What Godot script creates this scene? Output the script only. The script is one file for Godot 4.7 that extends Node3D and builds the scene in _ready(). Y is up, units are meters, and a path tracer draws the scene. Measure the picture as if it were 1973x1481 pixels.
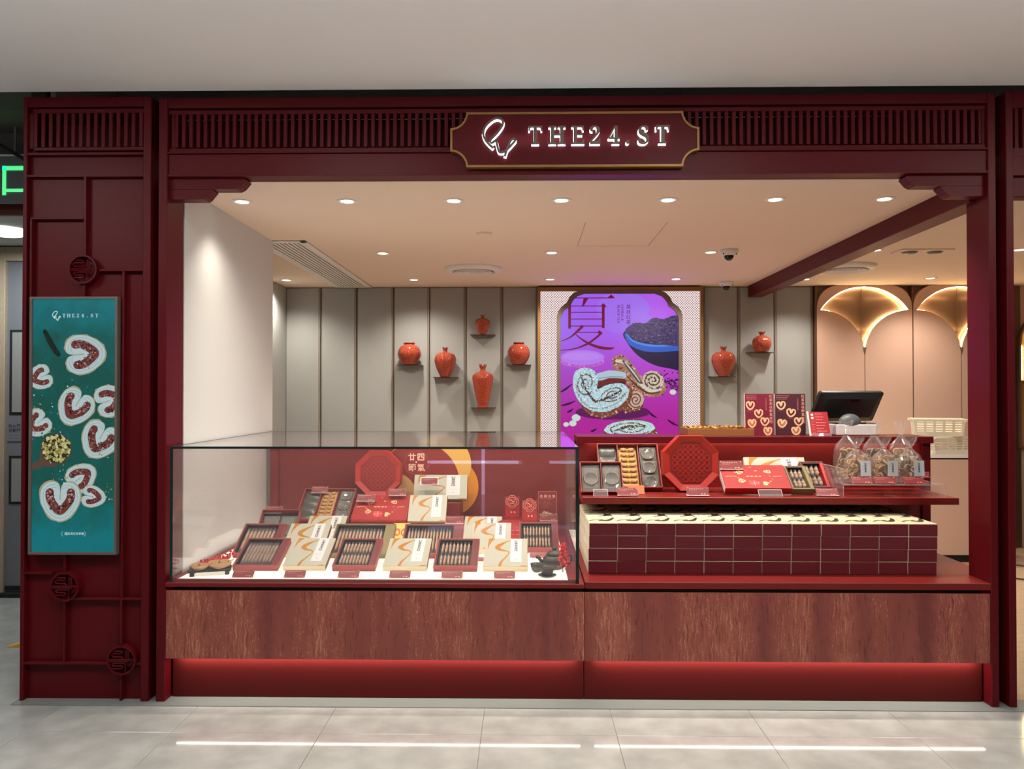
extends Node3D

const ORD = ["first", "second", "third", "fourth", "fifth", "sixth", "seventh", "eighth", "ninth", "tenth", "eleventh", "twelfth", "thirteenth", "fourteenth"]
var M := {}
var used := {}
var rng := RandomNumberGenerator.new()
var serif: SystemFont
var sans: SystemFont


func _ready() -> void:
	rng.seed = 24
	# camera
	var cam := Camera3D.new()
	cam.name = "camera"
	cam.keep_aspect = Camera3D.KEEP_HEIGHT
	cam.fov = 52.548
	cam.near = 0.05
	cam.far = 60.0
	cam.position = Vector3(0, 1.55, 3.9)
	cam.rotation_degrees = Vector3(0.668, 0.974, 0)
	add_child(cam)
	# surroundings: the shop faces a wide dim hall
	var env := Environment.new()
	env.background_mode = Environment.BG_COLOR
	env.background_color = Color(0.24, 0.24, 0.25)
	env.tonemap_mode = Environment.TONE_MAPPER_LINEAR
	env.tonemap_exposure = EXPOSURE
	env.sdfgi_enabled = true
	env.ssao_enabled = true
	env.ssil_enabled = true
	var we := WorldEnvironment.new()
	we.name = "world_environment"
	we.environment = env
	add_child(we)
	serif = SystemFont.new()
	serif.font_names = PackedStringArray(["Droid Serif"])
	serif.font_weight = 700
	sans = SystemFont.new()
	sans.font_names = PackedStringArray(["Droid Sans"])
	materials()
	mall_lights()
	pendants()
	shop_lights()
	room()
	mall()
	corridor()
	shopfront()
	pilaster()
	neighbour_bay()
	back_wall()
	pink_wall()
	ceiling_fittings()
	lightbox_screen()
	sign_board()
	counters()
	display_case()
	vases()
	case_goods()
	stacked_boxes()
	shelf_goods()
	top_goods()


# ---------------------------------------------------------------- lights
const EXPOSURE = 1.06
const WARM = Color(1.0, 0.95, 0.88)
const MALL_E = 2.05
const PENDANT_E = 3.4
const SPOT_E = 1.55


func area(n: String, parent: Node3D, at: Vector3, size: Vector2, e: float, col: Color, towards: Vector3) -> void:
	var l := AreaLight3D.new()
	l.name = n
	l.area_size = size
	l.light_energy = e
	l.light_color = col
	l.area_range = 14.0
	l.area_attenuation = 2.0
	l.shadow_enabled = true
	parent.add_child(l, true)
	l.position = at
	var up := Vector3.UP if absf(towards.y) < 0.7 else Vector3.BACK
	l.basis = Basis.looking_at(towards, up)


func mall_lights() -> void:
	var spots = [[-3.2, 1.6], [-1.1, 1.6], [1.1, 1.6], [3.2, 1.6]]
	for i in spots.size():
		var t := thing("ceiling_panel_light", "square white panel light in the mall ceiling behind the viewer, %s of four" % ORD[i], "light", Vector3(spots[i][0], 3.058, spots[i][1]), "mall ceiling panels")
		var st := begin()
		box(st, Vector3(0, -0.012, 0), Vector3(0.66, 0.022, 0.66), 0.004)
		part("frame", st, mat("white_plastic"), t)
		st = begin()
		box(st, Vector3(0, -0.026, 0), Vector3(0.6, 0.006, 0.6))
		part("diffuser", st, mat("lamp_cool"), t)
		area("panel_light", t, Vector3(0, -0.035, 0), Vector2(0.6, 0.6), MALL_E, Color(0.98, 0.99, 0.97), Vector3.DOWN)


func pendants() -> void:
	for i in 3:
		var t := thing("linear_pendant_light", "long white linear pendant lamp hanging over the mall walkway behind the viewer, %s of three" % ORD[i], "light", Vector3((i - 1) * 2.6, 2.5, 2.45), "mall pendants")
		var st := begin()
		box(st, Vector3.ZERO, Vector3(2.0, 0.05, 0.07), 0.004)
		part("housing", st, mat("white_plastic"), t)
		st = begin()
		box(st, Vector3(0, 0.027, 0), Vector3(1.96, 0.004, 0.05))
		part("upper_diffuser", st, mat("lamp_cool"), t)
		for x in [-0.8, 0.8]:
			st = begin()
			bar(st, Vector3(x - 0.003, 0.025, -0.003), Vector3(x + 0.003, 0.562, 0.003))
			part("hanging_rod", st, mat("steel"), t)
		area("upper_light", t, Vector3(0, 0.035, 0), Vector2(1.96, 0.05), PENDANT_E, Color(0.97, 0.98, 1.0), Vector3.UP)


func downlight(label: String, at: Vector3, e: float, aim := Vector3.DOWN, cone := 66.0) -> void:
	var t := thing("downlight", label, "downlight", at, "recessed shop downlights")
	var st := begin()
	lathe(st, [Vector2(0.036, -0.003), Vector2(0.05, -0.006), Vector2(0.06, -0.003), Vector2(0.06, 0.0)], 28)
	part("trim_ring", st, mat("white_plastic"), t)
	st = begin()
	lathe(st, [Vector2(0.0005, -0.004), Vector2(0.037, -0.0035)], 24)
	part("lens", st, mat("lamp_warm"), t)
	var l := SpotLight3D.new()
	l.name = "spot"
	l.light_color = WARM
	l.light_energy = e
	l.light_size = 0.04
	l.spot_angle = cone
	l.spot_angle_attenuation = 1.0
	l.spot_range = 12.0
	l.spot_attenuation = 2.0
	l.shadow_enabled = true
	t.add_child(l)
	l.position = Vector3(0, -0.04, 0)
	l.basis = Basis.looking_at(aim, Vector3.RIGHT)


func shop_lights() -> void:
	var h := 2.6445
	var px = [-1.614, -1.0127, -0.4053, 0.2051, 0.8068, 1.4086, 2.0191]
	for i in 7:
		downlight("recessed downlight in the row nearest the shopfront, %s counting from the white side wall" % ORD[i], Vector3(px[i], h, -0.5), SPOT_E * (0.5 if i == 0 else 1.05), Vector3(0.25 if i == 0 else 0.0, -1, -0.15))
	var mid = [-1.1104, 0.2052, 1.4352]
	for i in 3:
		downlight("recessed downlight in the middle row of the shop ceiling, %s counting from the air grille" % ORD[i], Vector3(mid[i], h, -2.14), SPOT_E, Vector3(0, -1, -0.45))
	var rear = [-2.3008, -1.0701, 0.2382, 1.44]
	for i in 4:
		downlight("recessed downlight close to the grey panelled wall, %s counting from the air grille" % ORD[i], Vector3(rear[i], h, -3.55), SPOT_E * 0.9, Vector3(0, -1, -0.1))
	var side = [[2.6691, -2.07], [2.6755, -3.58], [3.8381, -3.53], [3.7589, -2.07]]
	var said = ["small downlight just beyond the red ceiling beam near the round vent", "small downlight beyond the low end of the red beam", "downlight above the second fan-shaped wall light", "downlight seen past the red post in the next bay"]
	for i in 4:
		downlight(said[i], Vector3(side[i][0], h, side[i][1]), SPOT_E * 1.0)


# ---------------------------------------------------------------- helpers
func numbered(n: String) -> String:
	used[n] = used.get(n, -1) + 1
	return n if used[n] == 0 else "%s_%03d" % [n, used[n]]


func tag(o: Node3D, label: String, category: String, group := "") -> void:
	o.set_meta("label", label)
	o.set_meta("category", category)
	if group:
		o.set_meta("group", group)


func thing(n: String, label: String, category: String, at := Vector3.ZERO, group := "") -> Node3D:
	var o := Node3D.new()
	o.name = numbered(n)
	add_child(o)
	o.position = at
	tag(o, label, category, group)
	return o


func structure(n: String, label := "", at := Vector3.ZERO) -> Node3D:
	var o := Node3D.new()
	o.name = numbered(n)
	add_child(o)
	o.position = at
	o.set_meta("kind", "structure")
	if label:
		o.set_meta("label", label)
	return o


func begin(smooth := false) -> SurfaceTool:
	var st := SurfaceTool.new()
	st.begin(Mesh.PRIMITIVE_TRIANGLES)
	st.set_smooth_group(0 if smooth else -1)
	return st


func part(n: String, st: SurfaceTool, m: Material, parent: Node3D, kind := "") -> MeshInstance3D:
	st.generate_normals()
	return hang(n, st.commit(), m, parent, kind)


func hang(n: String, mesh: Mesh, m: Material, parent: Node3D, kind := "") -> MeshInstance3D:
	var o := MeshInstance3D.new()
	o.name = n
	o.mesh = mesh
	if m:
		o.material_override = m
	parent.add_child(o, true)
	if kind:
		o.set_meta("kind", kind)
	return o


func mesh_of(st: SurfaceTool) -> ArrayMesh:
	st.generate_normals()
	return st.commit()


func face(st: SurfaceTool, pts: Array, out: Vector3) -> void:
	var n: Vector3 = (pts[1] - pts[0]).cross(pts[2] - pts[0])
	if n.dot(out) < 0.0:
		pts = pts.duplicate()
		pts.reverse()
	for i in range(1, pts.size() - 1):
		st.add_vertex(pts[0])
		st.add_vertex(pts[i + 1])
		st.add_vertex(pts[i])


func box(st: SurfaceTool, c: Vector3, s: Vector3, ch := 0.0, t := Transform3D.IDENTITY) -> void:
	var h := s / 2.0
	var cc := t * c
	for ax in 3:
		for sg in [-1.0, 1.0]:
			var q := []
			for k in [[-1, -1], [1, -1], [1, 1], [-1, 1]]:
				var v := Vector3.ZERO
				v[ax] = sg * h[ax]
				v[(ax + 1) % 3] = k[0] * (h[(ax + 1) % 3] - ch)
				v[(ax + 2) % 3] = k[1] * (h[(ax + 2) % 3] - ch)
				q.append(t * (c + v))
			face(st, q, (q[0] + q[2]) / 2.0 - cc)
	if ch <= 0.0:
		return
	for ax in 3:
		var b1 := (ax + 1) % 3
		var b2 := (ax + 2) % 3
		for k in [[-1, -1], [1, -1], [1, 1], [-1, 1]]:
			var q := []
			for e in [[-1, 0], [1, 0], [1, 1], [-1, 1]]:
				var v := Vector3.ZERO
				v[ax] = e[0] * (h[ax] - ch)
				v[b1] = k[0] * (h[b1] - (ch if e[1] else 0.0))
				v[b2] = k[1] * (h[b2] - (0.0 if e[1] else ch))
				q.append(t * (c + v))
			face(st, q, (q[0] + q[2]) / 2.0 - cc)
	for a in [-1, 1]:
		for b in [-1, 1]:
			for d in [-1, 1]:
				var q := []
				for ax in 3:
					var v := Vector3(a * (h.x - ch), b * (h.y - ch), d * (h.z - ch))
					v[ax] = [a, b, d][ax] * h[ax]
					q.append(t * (c + v))
				face(st, q, (q[0] + q[1] + q[2]) / 3.0 - cc)


# a box between two corners
func bar(st: SurfaceTool, a: Vector3, b: Vector3, ch := 0.0) -> void:
	box(st, (a + b) / 2.0, (b - a).abs(), ch)


func lathe(st: SurfaceTool, prof: Array, n := 24, t := Transform3D.IDENTITY) -> void:
	for i in n:
		var a0 := TAU * i / n
		var a1 := TAU * (i + 1) / n
		for k in prof.size() - 1:
			var p: Vector2 = prof[k]
			var q: Vector2 = prof[k + 1]
			var v := [Vector3(p.x * cos(a0), p.y, p.x * sin(a0)), Vector3(p.x * cos(a1), p.y, p.x * sin(a1)), Vector3(q.x * cos(a1), q.y, q.x * sin(a1)), Vector3(q.x * cos(a0), q.y, q.x * sin(a0))]
			var am := (a0 + a1) / 2.0
			var out := Vector3(cos(am) * (q.y - p.y), -(q.x - p.x), sin(am) * (q.y - p.y))
			var w := []
			for x in v:
				w.append(t * x)
			out = t.basis * out
			if p.x < 0.0002:
				face(st, [w[0], w[2], w[3]], out)
			elif q.x < 0.0002:
				face(st, [w[0], w[1], w[2]], out)
			else:
				face(st, w, out)


func ball(st: SurfaceTool, c: Vector3, r: Vector3, n := 10, m := 6, b := Basis.IDENTITY) -> void:
	var prof := []
	for k in m + 1:
		var a := -PI / 2 + PI * k / m
		prof.append(Vector2(maxf(cos(a), 0.0), sin(a)))
	lathe(st, prof, n, Transform3D(b * Basis.from_scale(r), c))


func tube(st: SurfaceTool, pts: Array, r: float, n := 6, closed := false, flat := 1.0) -> void:
	var rings := []
	var c := pts.size()
	for i in c:
		var a: Vector3 = pts[(i - 1 + c) % c] if closed or i > 0 else pts[i]
		var b: Vector3 = pts[(i + 1) % c] if closed or i < c - 1 else pts[i]
		var d := (b - a).normalized()
		var up := Vector3(0, 0, 1) if absf(d.z) < 0.9 else Vector3(1, 0, 0)
		var s := d.cross(up).normalized()
		var u := s.cross(d).normalized()
		var ring := []
		for k in n:
			var an := TAU * (k + 0.5) / n
			ring.append(pts[i] + s * cos(an) * r + u * sin(an) * r * flat)
		rings.append(ring)
	for i in (c if closed else c - 1):
		var m0: Vector3 = pts[i]
		for k in n:
			var q := [rings[i][k], rings[i][(k + 1) % n], rings[(i + 1) % c][(k + 1) % n], rings[(i + 1) % c][k]]
			face(st, q, (q[0] + q[1]) / 2.0 - m0)
	if not closed:
		face(st, rings[0], pts[0] - pts[1])
		face(st, rings[c - 1], pts[c - 1] - pts[c - 2])


func prism(st: SurfaceTool, poly: PackedVector2Array, z0: float, z1: float, t := Transform3D.IDENTITY) -> void:
	var idx := Geometry2D.triangulate_polygon(poly)
	for i in range(0, idx.size(), 3):
		for z in [z0, z1]:
			var q := []
			for k in 3:
				var v := poly[idx[i + k]]
				q.append(t * Vector3(v.x, v.y, z))
			face(st, q, t.basis * Vector3(0, 0, 1 if z == maxf(z0, z1) else -1))
	var cw := Geometry2D.is_polygon_clockwise(poly)
	for i in poly.size():
		var a := poly[i]
		var b := poly[(i + 1) % poly.size()]
		var o := Vector3(b.y - a.y, a.x - b.x, 0) * (-1.0 if cw else 1.0)
		face(st, [t * Vector3(a.x, a.y, z0), t * Vector3(b.x, b.y, z0), t * Vector3(b.x, b.y, z1), t * Vector3(a.x, a.y, z1)], t.basis * o)


# a flat frame between two outlines of the same number of points (both counterclockwise)
func ring(st: SurfaceTool, outer: PackedVector2Array, inner: PackedVector2Array, z0: float, z1: float) -> void:
	var n := outer.size()
	for i in n:
		var a := outer[i]
		var b := outer[(i + 1) % n]
		var c := inner[(i + 1) % n]
		var d := inner[i]
		for z in [z0, z1]:
			face(st, [Vector3(a.x, a.y, z), Vector3(b.x, b.y, z), Vector3(c.x, c.y, z)], Vector3(0, 0, 1 if z == z1 else -1))
			face(st, [Vector3(a.x, a.y, z), Vector3(c.x, c.y, z), Vector3(d.x, d.y, z)], Vector3(0, 0, 1 if z == z1 else -1))
		face(st, [Vector3(a.x, a.y, z0), Vector3(b.x, b.y, z0), Vector3(b.x, b.y, z1), Vector3(a.x, a.y, z1)], Vector3(b.y - a.y, a.x - b.x, 0))
		face(st, [Vector3(d.x, d.y, z0), Vector3(c.x, c.y, z0), Vector3(c.x, c.y, z1), Vector3(d.x, d.y, z1)], -Vector3(c.y - d.y, d.x - c.x, 0))


func circle(c: Vector2, r: float, n := 32, a0 := 0.0, a1 := TAU) -> PackedVector2Array:
	var p := PackedVector2Array()
	var full := is_equal_approx(a1 - a0, TAU)
	for i in (n if full else n + 1):
		var a := a0 + (a1 - a0) * i / n
		p.append(c + Vector2(cos(a), sin(a)) * r)
	return p


func octagon(r: float) -> PackedVector2Array:
	return circle(Vector2.ZERO, r / cos(PI / 8), 8, PI / 8, PI / 8 + TAU)


# a printed sheet facing +z with a plain body behind it: lower edge at y = 0, centred on x
func printed(w: float, h: float, t: float, front: Material, body: Material, ch := 0.0) -> ArrayMesh:
	var st := begin()
	box(st, Vector3(0, h / 2, -t / 2), Vector3(w, h, t), ch)
	st.generate_normals()
	st.set_material(body)
	var am := st.commit()
	return sheet(am, [Vector3(-w / 2 + ch, ch, 0.0004), Vector3(w / 2 - ch, ch, 0.0004), Vector3(w / 2 - ch, h - ch, 0.0004), Vector3(-w / 2 + ch, h - ch, 0.0004)], front)


# one more surface with a picture: corners counterclockwise from the lower start of the picture
func sheet(am: ArrayMesh, q: Array, front: Material) -> ArrayMesh:
	var st := SurfaceTool.new()
	st.begin(Mesh.PRIMITIVE_TRIANGLES)
	var uv := [Vector2(0, 1), Vector2(1, 1), Vector2(1, 0), Vector2(0, 0)]
	var n: Vector3 = (q[1] - q[0]).cross(q[2] - q[0]).normalized()
	for k in [0, 2, 1, 0, 3, 2]:
		st.set_normal(n)
		st.set_uv(uv[k])
		st.add_vertex(q[k])
	st.set_material(front)
	return st.commit(am)


func lean(deg: float) -> Basis:
	return Basis(Vector3.RIGHT, deg_to_rad(deg - 90.0))


func text_mesh(txt: String, cap: float, depth: float, font: Font) -> TextMesh:
	var tm := TextMesh.new()
	tm.text = txt
	tm.font = font
	tm.font_size = 64
	tm.pixel_size = cap / 46.0
	tm.depth = depth
	tm.curve_step = 1.0
	return tm


# ---------------------------------------------------------------- pictures
func canvas(w: int, h: int, c: Color) -> Image:
	var im := Image.create(w, h, false, Image.FORMAT_RGB8)
	im.fill(c)
	return im


func fill(im: Image, pts: PackedVector2Array, col: Color) -> void:
	var y0 := 1e9
	var y1 := -1e9
	for p in pts:
		y0 = minf(y0, p.y)
		y1 = maxf(y1, p.y)
	for y in range(maxi(0, int(y0)), mini(im.get_height(), int(y1) + 1)):
		var xs := []
		var yc := y + 0.5
		for i in pts.size():
			var a := pts[i]
			var b := pts[(i + 1) % pts.size()]
			if (a.y <= yc) != (b.y <= yc):
				xs.append(a.x + (yc - a.y) / (b.y - a.y) * (b.x - a.x))
		xs.sort()
		for i in range(0, xs.size() - 1, 2):
			var x0 := int(round(xs[i]))
			var w := int(round(xs[i + 1])) - x0
			if w > 0:
				im.fill_rect(Rect2i(x0, y, w, 1), col)


func dot(im: Image, c: Vector2, r: float, col: Color, flat := 1.0) -> void:
	var p := circle(Vector2.ZERO, r, 14)
	for i in p.size():
		p[i] = c + Vector2(p[i].x, p[i].y * flat)
	fill(im, p, col)


# a brush stroke through points [x, y, width]
func brush(im: Image, pts: Array, col: Color, soft := true) -> void:
	var n := pts.size()
	for i in n - 1:
		var a: Array = pts[i]
		var b: Array = pts[i + 1]
		var pa: Array = pts[maxi(i - 1, 0)]
		var pb: Array = pts[mini(i + 2, n - 1)]
		var steps := maxi(2, int(Vector2(a[0] - b[0], a[1] - b[1]).length() / 5.0)) if soft else 1
		var last := Vector2(a[0], a[1])
		for k in range(1, steps + 1):
			var t := float(k) / steps
			var p := Vector2(a[0], a[1]).cubic_interpolate(Vector2(b[0], b[1]), Vector2(pa[0], pa[1]), Vector2(pb[0], pb[1]), t) if soft else Vector2(b[0], b[1])
			var w0: float = lerpf(a[2], b[2], (k - 1.0) / steps) / 2.0
			var w1: float = lerpf(a[2], b[2], t) / 2.0
			var d := (p - last).normalized().orthogonal()
			fill(im, PackedVector2Array([last + d * w0, last - d * w0, p - d * w1, p + d * w1]), col)
			if w1 > 1.2:
				dot(im, p, w1, col)
			last = p


func write(im: Image, txt: String, at: Vector2, cap: float, col: Color, font: Font, turn := 0.0, spread := 1.0) -> void:
	var tm := text_mesh(txt, cap, 0.0, font)
	var arr := tm.surface_get_arrays(0) if tm.get_surface_count() else []
	if arr.is_empty():
		return
	var v: PackedVector3Array = arr[Mesh.ARRAY_VERTEX]
	var ix: PackedInt32Array = arr[Mesh.ARRAY_INDEX] if arr[Mesh.ARRAY_INDEX] != null else PackedInt32Array(range(v.size()))
	for i in range(0, ix.size() - 2, 3):
		var q := PackedVector2Array()
		for k in 3:
			var p := v[ix[i + k]]
			q.append(at + Vector2(p.x * spread, -p.y).rotated(turn))
		fill(im, q, col)


const GLYPH = {
	"nian": [[[0, 3], [10, 3]], [[3, 0], [3, 9.5]], [[7, 0], [7, 9.5]], [[3, 8.5], [7, 8.5]]],
	"si": [[[1, 1], [9, 1], [9, 9], [1, 9], [1, 1]], [[3.8, 1], [3.6, 4], [2.5, 6.2]], [[6.2, 1], [6.2, 5.5], [8, 5.8]]],
	"jie": [[[2.2, 0], [0.5, 2]], [[1.6, 1], [4.6, 1]], [[6.8, 0], [5.4, 2]], [[6.2, 1], [9.8, 1]], [[1.2, 3], [4.6, 3], [4.6, 6], [1.2, 6]], [[1.2, 4.5], [4.6, 4.5]], [[1.2, 3], [1.2, 9], [3.6, 8]], [[3.4, 6.8], [4.6, 8.6]], [[6, 3], [9.4, 3], [9.4, 7.6], [8.4, 7.4]], [[6, 3], [6, 10]]],
	"qi": [[[2.6, 0], [0.8, 2.6]], [[2, 1.2], [8.6, 1.2]], [[2, 2.6], [8, 2.6]], [[1, 4], [8, 4], [8, 8], [9.8, 9.6], [9.9, 8.2]], [[4.2, 4.8], [4.2, 9.8]], [[1.2, 7], [7, 7]], [[2, 5.4], [3, 6.4]], [[6.4, 5.4], [5.4, 6.4]], [[3.8, 7.2], [1.4, 9.4]], [[4.6, 7.2], [6.8, 9.2]]],
	"li": [[[0.5, 1.2], [9.5, 1.2]], [[3, 0], [3, 2.4]], [[7, 0], [7, 2.4]], [[2.4, 3.4], [7.6, 3.4]], [[5, 2.6], [5, 5.4]], [[0.8, 6], [4.4, 6], [4, 9.6]], [[2.4, 5.2], [0.8, 9.6]], [[5.8, 6], [9.4, 6], [9, 9.6]], [[7.4, 5.2], [5.8, 9.6]]],
	"zhi": [[[0.4, 3], [4, 3]], [[2.2, 0], [2.2, 10]], [[2.2, 3.4], [0.4, 6.8]], [[5, 2.2], [9.6, 2.2]], [[7.2, 0], [7.2, 4.6]], [[5, 4.6], [9, 4.6], [7.4, 7.4], [4.8, 9.8]], [[5.6, 5.6], [9.8, 9.8]]],
	"hong": [[[2.4, 0], [0.8, 2.4], [3, 2.4], [0.8, 5], [3.8, 5]], [[2.2, 5], [2.2, 8]], [[0.6, 7], [0.4, 9]], [[3.6, 6.8], [4, 8.6]], [[5.2, 1.4], [9.6, 1.4]], [[7.4, 1.4], [7.4, 9]], [[4.8, 9], [10, 9]]],
	"cha": [[[0.5, 1.4], [9.5, 1.4]], [[3, 0], [3, 2.6]], [[7, 0], [7, 2.6]], [[5, 2.8], [0.6, 6]], [[5, 2.8], [9.4, 6]], [[1.6, 6.2], [8.4, 6.2]], [[5, 4.6], [5, 10]], [[3.6, 7.2], [2, 9.2]], [[6.4, 7.2], [8, 9.2]]],
	"men": [[[1, 0], [1, 10]], [[1, 0], [4, 0], [4, 4], [1, 4]], [[1, 2], [4, 2]], [[6, 0], [9, 0], [9, 10]], [[6, 0], [6, 4], [9, 4]], [[6, 2], [9, 2]]],
	"huo": [[[5, 0], [4.6, 5], [0.6, 10]], [[5, 5], [9.6, 10]], [[1.6, 3], [2.6, 5.4]], [[8.4, 3], [7.2, 5.4]]],
	"fang": [[[1, 0], [1, 10]], [[1, 0.4], [4, 0.4], [2.6, 3], [4, 5.4], [1.4, 6]], [[5, 2.4], [9.8, 2.4]], [[7.4, 0], [7.4, 2.4], [5, 9.8]], [[7, 5.2], [9.4, 5.2], [8.8, 9.6], [7.6, 9.2]]],
	"yuan": [[[0.5, 1.4], [9.5, 1.4]], [[5, 0], [5, 3.2]], [[1, 3.4], [9, 3.4]], [[2, 4.6], [8, 4.6], [8, 7], [2, 7], [2, 4.6]], [[5, 7], [1, 10]], [[5, 7.4], [9.4, 10]]],
}


func glyph(im: Image, n: String, at: Vector2, s: float, w: float, col: Color) -> void:
	for line in GLYPH[n]:
		var pts := []
		for p in line:
			pts.append([at.x + p[0] * s / 10.0, at.y + p[1] * s / 10.0, w])
		brush(im, pts, col, false)


# rows of print too small to read: short marks, as the photograph shows them
func small_print(im: Image, at: Vector2, w: float, rows: int, gap: float, tall: float, col: Color) -> void:
	for r in rows:
		var x := at.x
		var end := at.x + w * rng.randf_range(0.6, 1.0)
		while x < end:
			var l := rng.randf_range(1.0, 2.4) * tall
			im.fill_rect(Rect2i(int(x), int(at.y + r * gap), maxi(1, int(l)), maxi(1, int(tall))), col)
			x += l + tall * 0.8


func heart_shape(c: Vector2, s: float, turn: float, sx := 1.0) -> PackedVector2Array:
	var p := PackedVector2Array()
	for i in 40:
		var t := TAU * i / 40.0
		var v := Vector2(16.0 * pow(sin(t), 3), -(13.0 * cos(t) - 5.0 * cos(2 * t) - 1.6 * cos(3 * t) - 0.4 * cos(4 * t)) + 0.8) / 17.0
		var a := t + PI / 2
		var q := Vector2(-(1.0 - sin(a)) * cos(a) / 1.3, -((1.0 - sin(a)) * sin(a) + 0.95) / 1.22)
		v = v.lerp(q, 0.72)
		var tt := minf(t, TAU - t)
		v.y += 0.3 * exp(-pow(tt / 0.34, 2.0))
		p.append(c + Vector2(v.x * s * sx, v.y * s).rotated(turn))
	return p


# a palmier biscuit seen from above: pale rolled pastry round a dark filling
func palmier(im: Image, c: Vector2, s: float, turn: float, edge: Color, crust: Color, filling: Color, crumbs := 60, sx := 1.0) -> void:
	var gold := crust.lerp(Color(0.75, 0.62, 0.38), 0.55)
	var rough := heart_shape(c, s, turn, sx)
	var lumpy := PackedVector2Array()
	for p in rough:
		lumpy.append(c + (p - c) * rng.randf_range(0.98, 1.05))
	fill(im, lumpy, gold)
	fill(im, heart_shape(c, s * 0.95, turn, sx), edge)
	fill(im, heart_shape(c, s * 0.84, turn, sx), crust)
	fill(im, heart_shape(c, s * 0.8, turn, sx), edge)
	fill(im, heart_shape(c, s * 0.7, turn, sx), crust)
	fill(im, heart_shape(c, s * 0.66, turn, sx), edge)
	var v := [[-0.46, -0.4], [-0.46, -0.16], [-0.3, 0.14], [0.0, 0.42], [0.3, 0.14], [0.46, -0.16], [0.46, -0.4]]
	var path := []
	for q in v:
		var p := c + Vector2(q[0] * s * sx, q[1] * s).rotated(turn)
		path.append([p.x, p.y, s * 0.36])
	brush(im, path, filling)
	var cleft := []
	for q in [-0.46, -0.3, -0.08]:
		var p := c + Vector2(0, q * s).rotated(turn)
		cleft.append([p.x, p.y, s * 0.045])
	brush(im, cleft, gold)
	for k in crumbs:
		var u := rng.randf() * 5.99
		var i := int(u)
		var p := Vector2(path[i][0], path[i][1]).lerp(Vector2(path[i + 1][0], path[i + 1][1]), u - i) + Vector2(rng.randf_range(-0.16, 0.16), rng.randf_range(-0.16, 0.16)) * s
		dot(im, p, s * rng.randf_range(0.02, 0.055), [filling.darkened(0.5), filling.lightened(0.25), filling.darkened(0.25), filling.darkened(0.6), filling.lightened(0.5)][rng.randi() % 5])
	for k in crumbs:
		var p := c + Vector2(rng.randf_range(-1, 1), rng.randf_range(-1, 1)) * s
		if Geometry2D.is_point_in_polygon(p, rough):
			dot(im, p, maxf(1.0, s * 0.012), [edge.lightened(0.4), gold, crust.darkened(0.15)][k % 3])


func logo(im: Image, at: Vector2, s: float, w: float, col: Color) -> void:
	for stroke in LOGO:
		var pts := []
		for p in stroke:
			pts.append([at.x + p[0] * s, at.y - p[1] * s, w])
		brush(im, pts, col)


const LOGO = [
	[[-0.22, -0.62], [-0.62, -0.2], [-0.74, 0.25], [-0.52, 0.66], [-0.1, 0.95], [0.24, 0.88], [0.28, 0.62], [0.02, 0.22], [-0.36, -0.2], [-0.28, -0.34], [0.02, -0.12]],
	[[-0.05, -0.26], [0.04, -0.66], [0.14, -0.84], [0.42, -0.78], [0.74, -0.46], [0.94, -0.22], [0.86, -0.14], [0.7, -0.24], [0.56, -0.56], [0.44, -0.9], [0.38, -1.1]],
]


func texture(im: Image) -> ImageTexture:
	return ImageTexture.create_from_image(im)


func paint(im: Image, rough := 0.6, key := "", metal := 0.0) -> StandardMaterial3D:
	var m := StandardMaterial3D.new()
	m.albedo_texture = texture(im)
	m.roughness = rough
	m.metallic = metal
	m.texture_repeat = false
	if key:
		M[key] = m
	return m


func lit_picture(im: Image, e: float, key: String) -> StandardMaterial3D:
	var m := StandardMaterial3D.new()
	m.albedo_color = Color(0.03, 0.03, 0.03)
	m.roughness = 0.3
	m.emission_enabled = true
	m.emission = Color.BLACK
	m.emission_texture = texture(im)
	m.emission_energy_multiplier = e
	m.texture_repeat = false
	M[key] = m
	return m


# ---------------------------------------------------------------- materials
func mat(n: String) -> StandardMaterial3D:
	return M[n]


func plain(n: String, c: Color, rough := 0.6, metal := 0.0) -> StandardMaterial3D:
	var m := StandardMaterial3D.new()
	m.resource_name = n
	m.albedo_color = c
	m.roughness = rough
	m.metallic = metal
	M[n] = m
	return m


func glow(n: String, c: Color, e: float) -> void:
	var m := plain(n, Color(0.9, 0.9, 0.9), 0.5)
	m.emission_enabled = true
	m.emission = c
	m.emission_energy_multiplier = e


func rgb8(r: int, g: int, b: int) -> Color:
	return Color(r / 255.0, g / 255.0, b / 255.0)


# colour grain over a flat colour, laid on by triplanar mapping
func grain(n: String, c: Color, spread: float, size: float, stretch := Vector3.ONE, seed_no := 1, freq := 0.03, oct := 4) -> void:
	var m: StandardMaterial3D = M[n]
	var t := NoiseTexture2D.new()
	t.width = 256
	t.height = 256
	t.seamless = true
	t.normalize = true
	var f := FastNoiseLite.new()
	f.seed = seed_no
	f.frequency = freq
	f.fractal_octaves = oct
	t.noise = f
	var g := Gradient.new()
	g.set_color(0, c.darkened(spread))
	g.set_color(1, c.lightened(spread))
	t.color_ramp = g
	m.albedo_color = Color.WHITE
	m.albedo_texture = t
	m.uv1_triplanar = true
	m.uv1_world_triplanar = true
	m.uv1_scale = stretch / size


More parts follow.
